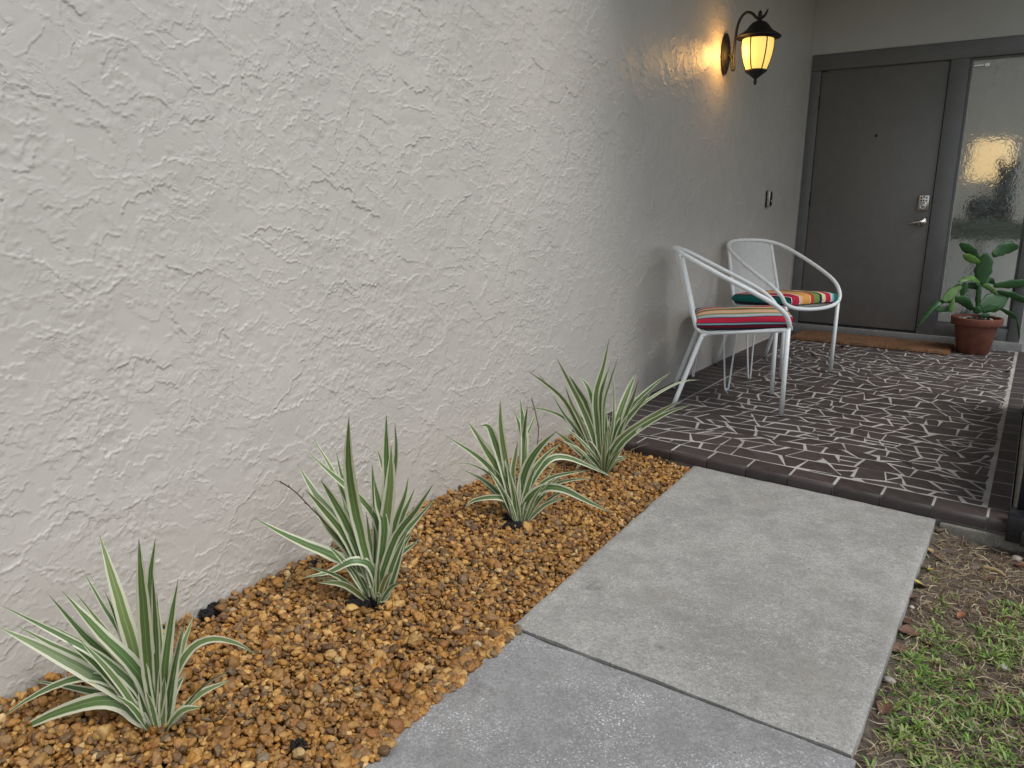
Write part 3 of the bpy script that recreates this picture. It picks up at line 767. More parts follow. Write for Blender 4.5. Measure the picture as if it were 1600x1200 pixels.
# ================================================================== CHAIRS, TABLE
def wire_sheet(mb, fn, nu, nv, wid):
    """diamond mesh: two families of flat diagonal strands over fn(u, v) on [0,1]^2"""
    for fam in (1, -1):
        for k in range(-nv, nu):
            pts = []
            a = k
            st = 0
            for s in range(0, nv+1):
                u = (k+s)/nu if fam == 1 else (nu-1-k-s)/nu+1/nu
                v = s/nv
                if -1e-6 <= u <= 1+1e-6: pts.append((min(max(u, 0), 1), v))
            for p, q in zip(pts[:-1], pts[1:]):
                P, Q = fn(*p), fn(*q); d = (Q-P); nrm = (fn(min(p[0]+.02, 1), p[1])-fn(max(p[0]-.02, 0), p[1])).cross(fn(p[0], min(p[1]+.02, 1))-fn(p[0], max(p[1]-.02, 0))).normalized()
                sd2 = d.cross(nrm).normalized()*wid/2; off = nrm*(0.0006*fam)
                mb.add([P-sd2+off, P+sd2+off, Q+sd2+off, Q-sd2+off], [(0, 1, 2, 3)])
RT = 0.0112
def make_chair(name):
    t = empty(name)
    half = [(-0.035, 0.0, 0.766), (-0.022, 0.11, 0.763), (0.012, 0.19, 0.750), (0.07, 0.243, 0.722), (0.20, 0.278, 0.657), (0.34, 0.283, 0.588), (0.43, 0.272, 0.538), (0.487, 0.25, 0.487), (0.508, 0.228, 0.44), (0.522, 0.17, 0.415), (0.533, 0.08, 0.404)]
    loop = half + [(0.536, 0, 0.402)] + [(x, -y, z) for x, y, z in half[:0:-1]]
    MB().tube(catmull(loop, 6, True), RT, 12, True).build('hoop', M['white'], t, True)
    for s in (-1, 1):
        MB().tube(catmull([(-0.002, s*0.186, 0.752), (0.045, s*0.192, 0.58), (0.082, s*0.197, 0.445), (0.098, s*0.199, 0.405), (0.135, s*0.202, 0.386), (0.22, s*0.207, 0.391), (0.38, s*0.217, 0.405), (0.496, s*0.224, 0.417)], 6), RT*0.95, 12).build('side_rail', M['white'], t, True)
        fl = MB().tube([(0.505, s*0.224, 0.425), (0.507, s*0.220, 0.2), (0.510, s*0.215, 0.006)], RT*1.02, 12).build('leg', M['white'], t, True)
        MB().tube([(0.510, s*0.215, 0.0055), (0.510, s*0.215, 0.0)], RT*0.9, 12).build('foot_cap', M['rubber'], fl, True)
        bl = MB().tube(catmull([(0.16, s*0.200, 0.384), (0.128, s*0.203, 0.372), (0.108, s*0.205, 0.33), (0.002, s*0.221, 0.007)], 5), RT*0.98, 12).build('leg', M['white'], t, True)
        MB().tube([(0.002, s*0.221, 0.0065), (0.000, s*0.221, 0.0)], RT*0.9, 12).build('foot_cap', M['rubber'], bl, True)
    MB().tube(catmull([(0.12, -0.2, 0.388), (0.115, -0.1, 0.386), (0.115, 0.1, 0.386), (0.12, 0.2, 0.388)], 4), RT*0.8, 10).build('cross_bar', M['white'], t, True)
    MB().tube([(0.48, -0.222, 0.415), (0.48, 0.222, 0.415)], RT*0.8, 10).build('cross_bar', M['white'], t, True)
    def back(u, v):
        y = (u-0.5)*2; xx = np.interp(v, [0, 1], [-0.002, 0.078]); zz = np.interp(v, [0, 1], [0.757, 0.45]); wy = np.interp(v, [0, 1], [0.184, 0.195])
        return Vector((float(xx)-0.032*(1-y*y)*(1-0.5*v), y*float(wy), float(zz)+0.008*(1-y*y)*(1-v)))
    b = MB(); wire_sheet(b, back, 22, 32, 0.0029); b.build('mesh_back', M['white'], t)
    def seat(u, v):
        y = (u-0.5)*2; x = 0.125+0.365*v
        return Vector((x, y*(0.2+0.02*v), 0.386+0.028*v-0.010*(1-y*y)))
    b = MB(); wire_sheet(b, seat, 26, 26, 0.005); b.build('mesh_seat', M['white'], t)
    return t
def copy_tree(o, parent=None):
    c = o.copy(); COL.objects.link(c); c.parent = parent
    for ch in o.children: copy_tree(ch, c)
    return c
ch1 = make_chair('patio_chair'); ch2 = copy_tree(ch1)
for c, loc, rz in ((ch1, (0.150, 3.580, 0.0), 22.0), (ch2, (0.115, 4.775, 0.0), -25.5)):
    c.location = loc; c.rotation_euler = (0, 0, R(rz)); c['category'] = 'chair'; c['group'] = 'white patio chairs along the stucco wall'
ch1['label'] = 'white tubular metal armchair nearer the variegated plants, seen side-on'
ch2['label'] = 'white tubular metal armchair nearer the front door, its mesh back showing'

# cushions: stripes run front to back, uv.x follows the cloth round the cross-section
def cushion_mat(name, stops):
    t = NT(name); uv = t.n('ShaderNodeUVMap', uv_map='uv').outputs[0]; s = t.n('ShaderNodeSeparateXYZ'); t.l(uv, s.inputs[0])
    v = t.coord(); n = t.noise(v, 700, 2); cr_ = t.noise(v, 13, 3)
    ps = stops; chunks = [ps[i:i+30] for i in range(0, len(ps), 30)]
    col = t.ramp(s.outputs[0], chunks[0], 'CONSTANT')
    col = t.mix(t.ramp(n, [(0.4, (0.22,)*3), (0.6, (0,)*3)]), col, (0.02, 0.02, 0.02, 1))
    nb_ = t.bump(n, 0.3, 0.0006); nb_ = t.bump(cr_, 0.5, 0.006, nb_)
    return t.done(col, 0.85, nb_)
RED, DRED, NAVY, SKY, WHT, GRN, ORG, PCH, TEAL, CRM, ORED = [srgb(*c)[:3] for c in ((196, 22, 62), (120, 10, 40), (28, 34, 58), (150, 190, 200), (232, 228, 220), (120, 150, 70), (236, 170, 80), (240, 200, 160), (0, 118, 110), (238, 224, 180), (205, 60, 50))]
seqA = [(0.00, NAVY), (0.004, DRED), (0.022, NAVY), (0.025, SKY), (0.033, NAVY), (0.036, RED), (0.070, NAVY), (0.078, SKY), (0.090, WHT), (0.098, RED), (0.103, WHT), (0.112, SKY), (0.122, GRN), (0.146, CRM), (0.152, ORED), (0.160, PCH), (0.24, ORED), (0.255, GRN), (0.29, NAVY), (0.31, CRM), (0.34, RED), (0.40, WHT), (0.42, TEAL), (0.50, RED), (0.60, ORG), (0.80, GRN)]
seqB = [(0.00, NAVY), (0.012, TEAL), (0.058, NAVY), (0.068, WHT), (0.076, RED), (0.138, WHT), (0.148, PCH), (0.170, ORG), (0.235, CRM), (0.245, ORED), (0.275, GRN), (0.330, NAVY), (0.355, CRM), (0.385, RED), (0.430, WHT), (0.442, SKY), (0.462, TEAL), (0.56, NAVY), (0.60, RED), (0.70, ORG), (0.80, GRN), (0.92, TEAL)]
def make_cushion(name, mat, loc, rz, flip, seedv, W=0.42, D=0.43, T=0.064):
    """pillow-edged box cushion; u runs round the cross-section (lateral side up and over)"""
    nv, nu = 22, 56; V = []; Fq = []; U = []
    per = 2*W+2*T
    for j in range(nv+1):
        v = j/nv; x = (v-0.5)*D
        e = 1-abs(2*v-1)**7; ez = 0.80+0.20*e; ew = 0.97+0.03*e
        for i in range(nu+1):
            s = i/nu*per                      # start at the bottom of the -y side
            if s < T: y, z = -W/2, s
            elif s < T+W: y, z = -W/2+(s-T), T
            elif s < 2*T+W: y, z = W/2, T-(s-T-W)
            else: y, z = W/2-(s-2*T-W), 0
            a = (y/(W/2)); rr = 1-abs(a)**10*0.14
            zz = T/2+(z-T/2)*rr*ez + (0.010*(1-a*a)*e if z > T/2 else -0.0)
            yy = y*ew*(1-0.02*(2*abs(z/T-0.5))**3)
            bul = 0.006*math.sin(math.pi*z/T) if abs(abs(y)-W/2) < 1e-6 else 0
            wr = 0.004*mnoise.noise((x*9, y*9, seedv+z*20))
            V.append((x*(1.0)+0.004*mnoise.noise((y*10, z*10, seedv)), yy+math.copysign(bul, y), zz+wr*(1 if z > T*0.3 else 0.2)))
            U.append((i/nu, v))
    W_ = nu+1
    for j in range(nv):
        for i in range(nu): Fq.append((j*W_+i, j*W_+i+1, (j+1)*W_+i+1, (j+1)*W_+i))
    for j in (0, nv):
        c = len(V); ring = [V[j*W_+i] for i in range(nu)]
        V2 = []
        # end gusset keeps the stripe colours of the cloth wrapped over it: join top to bottom at equal y
        top = [i for i in range(nu+1) if T*0.999 <= i/nu*per <= T+W*1.001]
        prev = None
        for i in top:
            y = V[j*W_+i][1]; x = V[j*W_+i][0]; k = len(V)
            bx_ = x+(-1 if j == 0 else 1)*0.006
            V.append((bx_, y, T*0.45)); U.append((i/nu, 0)); V.append((x, y, 0.012)); U.append((i/nu, 0))
            if prev is not None:
                pi_, pk = prev
                q1 = (j*W_+pi_, j*W_+i, k, pk); q2 = (pk, k, k+1, pk+1)
                Fq.append(q1 if j == nv else q1[::-1]); Fq.append(q2 if j == nv else q2[::-1])
            prev = (i, k)
            if i == top[0]:
                q = [j*W_+t_ for t_ in range(0, i+1)]+[k, k+1]; Fq.append(tuple(q if j == 0 else q[::-1]))
            if i == top[-1]:
                e1 = int(round((2*T+W)/per*nu)); q = [j*W_+t_ for t_ in range(i, e1+1)]+[k+1, k]; Fq.append(tuple(q if j == 0 else q[::-1]))
    t = empty(name, loc, rz)
    c = obj('cover', mesh('cover', V, Fq, mat, True, U), t)
    for sy in (-1, 1):
        pts = [(-D/2-0.003, sy*W/2*0.95, T*0.5)]+[((q/10-0.5)*D, sy*(W/2+0.004), T*0.06) for q in range(1, 10)]+[(D/2+0.003, sy*W/2*0.95, T*0.5)]
        MB().tube(catmull(pts, 3), 0.0028, 6).build('piping', M['darkhole'], t, True)
    return t
def on_chair(c, p): return c.matrix_basis @ Vector(p)
cu1 = make_cushion('seat_cushion', cushion_mat('stripe_red', seqA), on_chair(ch1, (0.312, -0.005, 0.4065)), R(22.0), False, 2.0)
tag(cu1, 'red and pale blue striped cushion on the chair nearer the plants', 'cushion', 'striped seat cushions')
cu2 = make_cushion('seat_cushion', cushion_mat('stripe_teal', seqB), on_chair(ch2, (0.300, 0.0, 0.4065)), R(-25.5), True, 7.0)
tag(cu2, 'teal, red, yellow and green striped cushion on the chair nearer the door', 'cushion', 'striped seat cushions')
for c in (cu1, cu2): c.rotation_euler[1] = R(-3.6)

# side table with three hairpin legs
st = empty('side_table', (0.228, 4.115, 0)); tag(st, 'small white round side table on hairpin legs between the two chairs', 'table')
MB().lathe([(0.0001, 0.375), (0.19, 0.375), (0.197, 0.379), (0.197, 0.386), (0.19, 0.391), (0.0001, 0.391)], 40).build('tabletop', M['white'], st, True)
for (x, y) in ((0.085, -0.182), (0.100, 0.154), (-0.186, 0.027)):
    d = Vector((x, y, 0)).normalized(); q = Vector((-d.y, d.x, 0)); b = Vector((x, y, 0.0))
    tp = b-d*0.02
    pts = catmull([tp-q*0.038+Vector((0, 0, 0.374)), b-q*0.011+Vector((0, 0, 0.03)), b-q*0.006+Vector((0, 0, 0.011)), b+Vector((0, 0, 0.0055)), b+q*0.006+Vector((0, 0, 0.011)), b+q*0.011+Vector((0, 0, 0.03)), tp+q*0.038+Vector((0, 0, 0.374))], 4)
    MB().tube(pts, 0.0048, 8).build('leg', M['white'], st, True)

# ================================================================== POTTED CACTUS
def cactus_mat(name, c):
    t = NT(name); v = t.coord(); n1 = t.noise(v, 18, 4); n2 = t.noise(v, 130, 3)
    rnd = t.n('ShaderNodeObjectInfo').outputs['Random']
    col = t.ramp(n1, [(0.3, tuple(x*0.65 for x in c)), (0.7, tuple(x*1.35 for x in c))])
    col = t.mix(t.ramp(rnd, [(0, (0,)*3), (1, (0.3,)*3)]), col, (c[0]*1.8, c[1]*1.5, c[2], 1))
    return t.done(col, 0.45, t.bump(n2, 0.15, 0.002))
M['pad'] = cactus_mat('cactus_pad', (0.022, 0.080, 0.022)); M['padlight'] = cactus_mat('cactus_pad_young', (0.085, 0.18, 0.04))
PCX, PCY = 1.318, 6.02
pc = empty('potted_cactus', (PCX, PCY, 0.001)); tag(pc, 'terracotta pot of flat-padded green cactus beside the front door', 'potted plant')
pot = MB().lathe([(0.093, 0.0), (0.098, 0.003), (0.128, 0.190), (0.129, 0.196)], 40).build('pot', M['terracotta'], pc, True)
MB().lathe([(0.129, 0.192), (0.150, 0.195), (0.153, 0.200), (0.157, 0.240), (0.155, 0.246), (0.141, 0.246), (0.137, 0.240), (0.133, 0.215)], 40).build('rim', M['terracotta'], pot, True)
sv = MB(); sv.lathe([(0.136, 0.218), (0.08, 0.224), (0.0001, 0.226)], 28)
sv.build('potting_soil', M['potsoil'], pc, True)
M['pale_stone'] = paint('pale_stone', (0.55, 0.52, 0.46, 1), 0.7, 0.1, 30)
for k in range(16):
    a = random.uniform(0, 6.28); r_ = random.uniform(0.06, 0.12); s = random.uniform(0.008, 0.014)
    bm = bmesh.new(); bmesh.ops.create_icosphere(bm, subdivisions=2, radius=s)
    for v in bm.verts: v.co *= 1+0.25*mnoise.noise(v.co*70+Vector((k, 0, 0))); v.co.z *= 0.7
    me = bpy.data.meshes.new('pebble'); bm.to_mesh(me); bm.free(); me.materials.append(M['pale_stone'])
    me.polygons.foreach_set('use_smooth', [True]*len(me.polygons))
    obj('pebble', me, pc, (r_*math.cos(a), r_*math.sin(a), 0.230))
e_r = Vector((math.cos(YAW), math.sin(YAW), 0)); e_f = Vector((PCX-CAM.x, PCY-CAM.y, 0)).normalized()
def pad(pts, width, mat, thick=0.011, depth=None, tw=0.0):
    """flat cactus pad along a centre line given as (right, up, towards the door) in metres from the pot's base"""
    C = catmull([e_r*p[0]+Vector((0, 0, p[1]))+e_f*p[2] for p in pts], 7); n = len(C); V = []; Fq = []; sg = 12
    for i, c in enumerate(C):
        t = i/(n-1); T = (C[min(i+1, n-1)]-C[max(i-1, 0)]).normalized()
        side = T.cross(e_f).normalized(); side = (side*math.cos(tw)+T.cross(side)*math.sin(tw)).normalized(); nn = T.cross(side)
        wv = width*0.47*(max(0.02, math.sin(math.pi*min(1, 0.10+0.86*t)))**0.62)*(0.75+0.25*t+0.07*math.sin(t*19))
        th = thick*0.5*max(0.15, math.sin(math.pi*min(1, 0.14+0.80*t))**0.5)
        for k in range(sg):
            a = 2*math.pi*k/sg; V.append(c+side*wv*math.cos(a)+nn*th*math.sin(a))
    for i in range(n-1):
        for k in range(sg): Fq.append((i*sg+k, i*sg+(k+1) % sg, (i+1)*sg+(k+1) % sg, (i+1)*sg+k))
    Fq.append(tuple(range(sg-1, -1, -1))); Fq.append(tuple((n-1)*sg+k for k in range(sg)))
    obj('cactus_pad', mesh('cactus_pad', V, Fq, mat, True), pc)
def zp(zx, zy, d=0.0):                 # reading the plant off the photo's own scale: 4.61 px per photo px
    k = 5.2/F_PX/4.61; return ((zx-665)*k, 0.0+(800-zy)*k, d)
pad([zp(655, 480), zp(650, 400), zp(648, 310)], 0.042, M['pad'], 0.02)
pad([zp(650, 310), zp(658, 200), zp(662, 95)], 0.125, M['pad'], 0.016)
pad([zp(620, 150), zp(550, 80, -.02), zp(470, 25, -.05)], 0.075, M['pad'])
pad([zp(625, 160), zp(560, 130, -.04), zp(505, 100, -.08)], 0.06, M['padlight'])
pad([zp(705, 105), zp(780, 65, .02), zp(880, 50, .03)], 0.10, M['pad'], tw=0.3)
pad([zp(715, 100), zp(770, 60, .05), zp(840, 20, .08)], 0.075, M['pad'])
pad([zp(650, 305), zp(580, 265, -.05), zp(497, 285, -.08)], 0.055, M['padlight'], tw=0.8)
pad([zp(515, 310, -.06), zp(460, 370, -.07), zp(410, 425, -.08)], 0.08, M['padlight'])
pad([zp(475, 410, -.07), zp(475, 460, -.08), zp(475, 500, -.09)], 0.048, M['padlight'])
pad([zp(620, 490), zp(560, 430, -.03), zp(490, 400, -.06)], 0.075, M['pad'])
pad([zp(545, 410), zp(540, 350, .04), zp(545, 300, .05)], 0.06, M['pad'])
pad([zp(640, 345, .04), zp(600, 325, .05), zp(550, 325, .06)], 0.055, M['pad'])
pad([zp(500, 430, -.04), zp(400, 430, -.06), zp(325, 490, -.08), zp(250, 610, -.10)], 0.045, M['pad'], tw=0.5)
pad([zp(490, 470, -.04), zp(430, 480, -.05), zp(355, 485, -.06)], 0.05, M['pad'])
pad([zp(655, 310), zp(720, 330, -.04), zp(780, 375, -.07)], 0.045, M['padlight'])
pad([zp(670, 300), zp(710, 280, .03), zp(750, 310, .05)], 0.05, M['pad'])
pad([zp(680, 480), zp(760, 440, .02), zp(855, 390, .04)], 0.16, M['pad'])
pad([zp(750, 320, .03), zp(880, 310, .05), zp(1010, 300, .04)], 0.075, M['pad'], tw=0.3)
pad([zp(780, 360, .02), zp(900, 390, .02), zp(1020, 445, .0)], 0.055, M['pad'], tw=0.3)
pad([zp(690, 500, -.02), zp(760, 470, -.04), zp(820, 480, -.05)], 0.06, M['pad'])
pad([zp(820, 475, -.05), zp(890, 510, -.05), zp(950, 550, -.05)], 0.042, M['pad'], tw=0.4)
pad([zp(945, 545, -.05), zp(970, 610, -.05), zp(988, 695, -.05)], 0.018, M['pad'])
pad([zp(640, 510, -.02), zp(655, 490, -.03), zp(665, 465, -.04)], 0.07, M['pad'], 0.02)
pad([zp(690, 530, -.04), zp(720, 525, -.05), zp(752, 520, -.06)], 0.045, M['pad'])

# ================================================================== BLACK SCREEN at the porch's right edge
bs_ = empty('metal_screen', (1.66, 2.80, 0.0)); tag(bs_, 'black metal screen on footed posts at the porch edge, cut by the frame', 'screen')
autosmooth(MB().box((0.008, 0.06, 0.035), (0.040, 1.55, 0.46), 0.003).build('panel', M['black'], bs_))
for yy in (0.0, 1.56):
    pst = autosmooth(MB().box((0.0, yy, 0.008), (0.048, yy+0.05, 0.50), 0.003).build('post', M['black'], bs_))
    autosmooth(MB().box((-0.018, yy-0.035, -0.0), (0.075, yy+0.075, 0.0075), 0.002).build('foot_plate', M['black'], pst))
for k in range(2):
    autosmooth(MB().box((-0.0, 0.062, 0.13+k*0.18), (0.0075, 1.548, 0.142+k*0.18), 0.001).build('rail', M['black'], bs_))
autosmooth(MB().box((-0.020, -0.120, -0.045), (0.10, -0.036, 0.04), 0.004).build('kerb_clamp', M['black'], bs_))
autosmooth(MB().box((0.020, -0.135, -0.046), (0.11, -0.1205, 0.0), 0.003).build('clamp_lip', M['rubber'], bs_))

# ================================================================== FLAX LILIES
def ray(px):
    return (rt*((px[0]-800)/F_PX) - up*((px[1]-600)/F_PX) + fw)
def leaf_mesh(C, width, roll, fold=0.30, twist=0.0):
    n = len(C); V = []; Fq = []; U = []; us = (-1, -0.62, 0, 0.62, 1)
    for i, c in enumerate(C):
        t = i/(n-1); T = (C[min(i+1, n-1)]-C[max(i-1, 0)]).normalized()
        view = (CAM-c).normalized(); side = T.cross(view)
        if side.length < 1e-4: side = T.orthogonal()
        side.normalize(); nrm = side.cross(T).normalized()
        a = roll+twist*t; s2 = side*math.cos(a)+nrm*math.sin(a); n2 = nrm*math.cos(a)-side*math.sin(a)
        s_ = min(1, t/0.35); wv = (0.62+0.38*(s_*s_*(3-2*s_)))*max(0.015, 1-max(0, (t-0.42)/0.58)**1.9)
        hw = width*0.5*wv; fo_ = fold*(1.2-0.7*t)
        for u in us:
            V.append(c+s2*(u*hw)+n2*(hw*fo_*abs(u)*1.0+0.0006*math.sin(t*40+u*3))); U.append((u*0.5+0.5, t))
    for i in range(n-1):
        for k in range(4): Fq.append((i*5+k, i*5+k+1, (i+1)*5+k+1, (i+1)*5+k))
    return V, Fq, U
FL_label = ['variegated flax lily nearest the picture edge, broad leaves reaching over the gravel', 'variegated flax lily with one long leaf pointing at the wall, second from the picture edge', 'small variegated flax lily, third along the wall, with leaves drooping to the path', 'variegated flax lily beside the tiled porch, its leaves reaching the chair feet']
def flax(base_px, zoff, zs, leaves, label, seed, nfill, zbase):
    rnd = random.Random(seed)
    bx = (zoff[0]+base_px[0]/zs, zoff[1]+base_px[1]/zs)
    d = ray(bx); B = CAM+d*((zbase-CAM.z)/d.z)
    hf = Vector((fw.x, fw.y, 0)).normalized()
    t = empty('flax_lily', B); tag(t, label, 'plant', 'variegated flax lilies in the gravel bed')
    depth = (B-CAM).dot(fw)
    def at(p, dep):
        dd = ray((zoff[0]+p[0]/zs, zoff[1]+p[1]/zs)); k = (B-CAM).dot(hf)/dd.dot(hf)
        return CAM+dd*(k+dep)
    done = 0
    for (wpx, *P) in leaves:
        P = P[::-1]                                   # tip-first in the list
        if math.hypot(P[0][0]-base_px[0], P[0][1]-base_px[1]) > 22:
            P = [(base_px[0]+rnd.uniform(-16, 16)*zs/3.4+(P[0][0]-base_px[0])*0.06, base_px[1]+rnd.uniform(-14, 6))]+P
        L = sum(math.hypot(P[i+1][0]-P[i][0], P[i+1][1]-P[i][1]) for i in range(len(P)-1))/zs*depth/F_PX
        lean = rnd.uniform(-0.30, 0.26)*L
        for tr in range(8):
            pts = [at(p, lean*(i/(len(P)-1))**1.3+rnd.uniform(-0.008, 0.008)) for i, p in enumerate(P)]
            if min(q.x for q in pts) > 0.02: break
            lean -= 0.07
        for q in pts:
            q.x = max(q.x, 0.018)
        C = catmull(pts, max(3, 14//len(pts)))
        wid = wpx/zs/F_PX*depth*1.22
        V, Fq, U = leaf_mesh(C, wid, rnd.gauss(0, 0.32), rnd.uniform(0.18, 0.42), rnd.gauss(0, 0.35))
        for q in range(len(V)):
            if V[q].x < 0.006: V[q].x = 0.006
        o = obj('leaf', mesh('leaf', [v-B for v in V], Fq, M['flax'] if rnd.random() < 0.68 else M['flax2'], True, U), t); done += 1
    for k in range(nfill):                              # shorter inner blades
        az = rnd.uniform(0, 6.28); L = rnd.uniform(0.10, 0.27); tl_ = rnd.uniform(0.12, 0.85)
        P0 = B+Vector((math.cos(az)*0.012, math.sin(az)*0.012, -0.01)); dr_ = Vector((math.cos(az)*math.sin(tl_), math.sin(az)*math.sin(tl_), math.cos(tl_)))
        pts = [P0, P0+dr_*L*0.5+Vector((0, 0, 0.01)), P0+dr_*L+Vector((0, 0, -0.05*tl_*L*3))]
        for q in pts: q.x = max(q.x, 0.02)
        V, Fq, U = leaf_mesh(catmull(pts, 6), rnd.uniform(0.012, 0.02), rnd.gauss(0, 0.6), 0.35, rnd.gauss(0, 0.4))
        obj('leaf', mesh('leaf', [v-B for v in V], Fq, M['flax'] if rnd.random() < 0.6 else M['flax2'], True, U), t)
    return t, B
PL = []
PL.append(flax((742, 1010), (0, 800), 3.0, [
    (60, (465, 105), (555, 400), (660, 760)), (52, (650, 125), (668, 400), (700, 760)), (38, (728, 125), (702, 350), (710, 700)), (38, (715, 290), (728, 500), (740, 800)),
    (55, (735, 380), (745, 620), (755, 850)), (45, (835, 315), (795, 540), (765, 800)), (58, (872, 505), (815, 720), (775, 960)), (52, (746, 680), (728, 820), (742, 970)),
    (36, (1208, 672), (1110, 615), (1000, 594), (900, 635), (820, 760), (770, 930)), (60, (290, 370), (480, 580), (650, 760)), (40, (230, 390), (390, 570), (560, 740)), (28, (355, 380), (500, 560), (620, 740)),
    (34, (0, 435), (250, 560), (470, 680), (640, 830)), (46, (70, 530), (300, 650), (500, 750), (660, 880)), (60, (-10, 538), (200, 640), (430, 765), (650, 900)),
    (46, (-10, 975), (180, 850), (380, 775), (520, 795), (640, 870), (710, 960)), (66, (-15, 1080), (230, 955), (450, 885), (580, 900), (660, 970)), (40, (135, 787), (380, 830), (560, 880), (690, 960)),
    (44, (490, 370), (590, 600), (680, 800)), (22, (380, 260), (490, 450), (600, 640)), (28, (230, 525), (430, 640), (600, 780)), (44, (698, 428), (690, 600), (715, 800)), (30, (650, 585), (680, 760), (720, 930))],
    FL_label[0], 1, 14, -0.028))
PL.append(flax((690, 1055), (380, 620), 10/3, [
    (54, (550, 105), (550, 360), (590, 620)), (44, (745, 90), (745, 300), (745, 520)), (24, (790, 135), (797, 300), (770, 500)), (58, (770, 250), (765, 450), (740, 680)), (28, (360, 210), (440, 340), (510, 480), (600, 700)),
    (34, (340, 290), (470, 410), (620, 540), (710, 700)), (42, (285, 355), (380, 510), (520, 680)), (44, (405, 435), (470, 540), (550, 690)), (38, (320, 480), (420, 590), (550, 760)), (38, (360, 570), (450, 690), (560, 820)),
    (58, (55, 630), (250, 735), (460, 825), (640, 920)), (46, (398, 842), (540, 765), (640, 762), (695, 850), (700, 990)), (42, (310, 942), (450, 912), (560, 858), (650, 870), (692, 960)), (22, (360, 945), (480, 950), (580, 985), (640, 1040)),
    (30, (670, 345), (680, 480), (690, 640)), (48, (680, 420), (705, 560), (735, 700)), (28, (700, 280), (725, 360), (745, 480)), (32, (860, 420), (840, 520), (790, 660), (750, 830)), (32, (892, 480), (850, 580), (780, 740)),
    (38, (990, 455), (900, 590), (800, 720), (730, 900)), (34, (1008, 520), (900, 640), (800, 760), (740, 900)), (38, (928, 738), (830, 810), (760, 870), (725, 950)), (42, (802, 603), (740, 690), (700, 800)), (38, (508, 500), (540, 600), (590, 720), (640, 850)),
    (22, (485, 290), (510, 400), (560, 560)), (42, (852, 640), (830, 760), (785, 920), (740, 1040)), (32, (560, 700), (640, 790), (685, 900)), (36, (640, 600), (660, 760), (680, 900)), (34, (400, 945), (520, 885), (610, 890), (665, 950))],
    FL_label[1], 2, 20, -0.03))
PL.append(flax((495, 1108), (680, 520), 3.75, [
    (38, (380, 395), (385, 560), (415, 760)), (44, (497, 390), (512, 520), (520, 700)), (22, (541, 430), (528, 520), (520, 640)), (18, (602, 450), (560, 550), (520, 680)), (32, (55, 600), (200, 690), (310, 780), (410, 900)),
    (38, (190, 520), (240, 590), (330, 720), (420, 880)), (44, (262, 545), (312, 550), (350, 640), (400, 800)), (44, (228, 575), (300, 690), (380, 820)), (32, (155, 800), (260, 850), (350, 920), (430, 1000)),
    (28, (170, 1030), (220, 985), (310, 965), (400, 972), (455, 1030)), (28, (345, 862), (372, 792), (420, 850), (462, 960)), (48, (717, 573), (620, 660), (550, 760), (505, 900)), (38, (747, 638), (640, 730), (560, 840), (515, 970)),
    (34, (1060, 855), (900, 780), (770, 730), (670, 742), (580, 850), (520, 980)), (44, (1048, 1062), (900, 990), (760, 920), (650, 905), (560, 955), (515, 1040)), (22, (932, 855), (800, 860), (690, 890), (600, 955)), (22, (912, 805), (780, 822), (670, 852), (580, 930)),
    (24, (397, 1030), (428, 985), (465, 1010)), (34, (362, 680), (400, 790), (450, 900), (482, 1020)), (34, (462, 460), (492, 540), (515, 640), (510, 780)), (28, (482, 640), (470, 720), (455, 840)), (30, (600, 760), (560, 850), (525, 960)), (34, (420, 760), (445, 880), (475, 1000)),
    (14, (85, 772), (200, 768), (320, 830), (430, 940))],
    FL_label[2], 3, 18, -0.03))
PL.append(flax((985, 812), (680, 520), 3.75, [
    (34, (1020, 30), (985, 200), (940, 370), (950, 560)), (34, (713, 150), (790, 300), (870, 460), (930, 620)), (24, (545, 225), (650, 300), (760, 400), (850, 560)), (24, (597, 235), (690, 340), (790, 440), (880, 600)), (30, (785, 250), (840, 340), (900, 460)),
    (38, (833, 250), (890, 310), (930, 420), (990, 560), (1005, 690)), (20, (760, 310), (800, 420), (860, 540)), (22, (515, 435), (640, 450), (740, 490), (830, 560), (920, 680)), (24, (690, 370), (750, 470), (820, 560), (900, 690)), (20, (1072, 140), (1020, 300), (985, 450)),
    (24, (1025, 190), (990, 290), (965, 420)), (34, (1043, 230), (1045, 380), (1035, 560)), (40, (1180, 235), (1140, 320), (1090, 450), (1050, 580)), (34, (1390, 225), (1290, 300), (1180, 400), (1080, 530), (1030, 660)), (13, (1555, 275), (1450, 285), (1330, 340), (1200, 430), (1090, 560)),
    (44, (1430, 400), (1320, 460), (1180, 550), (1070, 640), (1015, 740)), (28, (1512, 420), (1380, 460), (1230, 540), (1100, 640), (1025, 750)), (24, (1192, 270), (1160, 380), (1110, 500)), (32, (690, 570), (760, 620), (840, 690), (940, 780)), (20, (712, 525), (790, 580), (870, 650), (950, 750)),
    (34, (850, 672), (878, 622), (930, 640), (980, 720), (988, 790)), (44, (920, 365), (960, 460), (1010, 580), (1015, 700)), (28, (818, 812), (855, 755), (890, 720), (940, 760)), (24, (760, 430), (860, 500), (930, 600), (965, 720)), (30, (1280, 330), (1190, 430), (1090, 560)), (34, (1000, 420), (1000, 560), (1000, 700)), (30, (890, 480), (920, 600), (960, 720))],
    FL_label[3], 4, 20, -0.03))
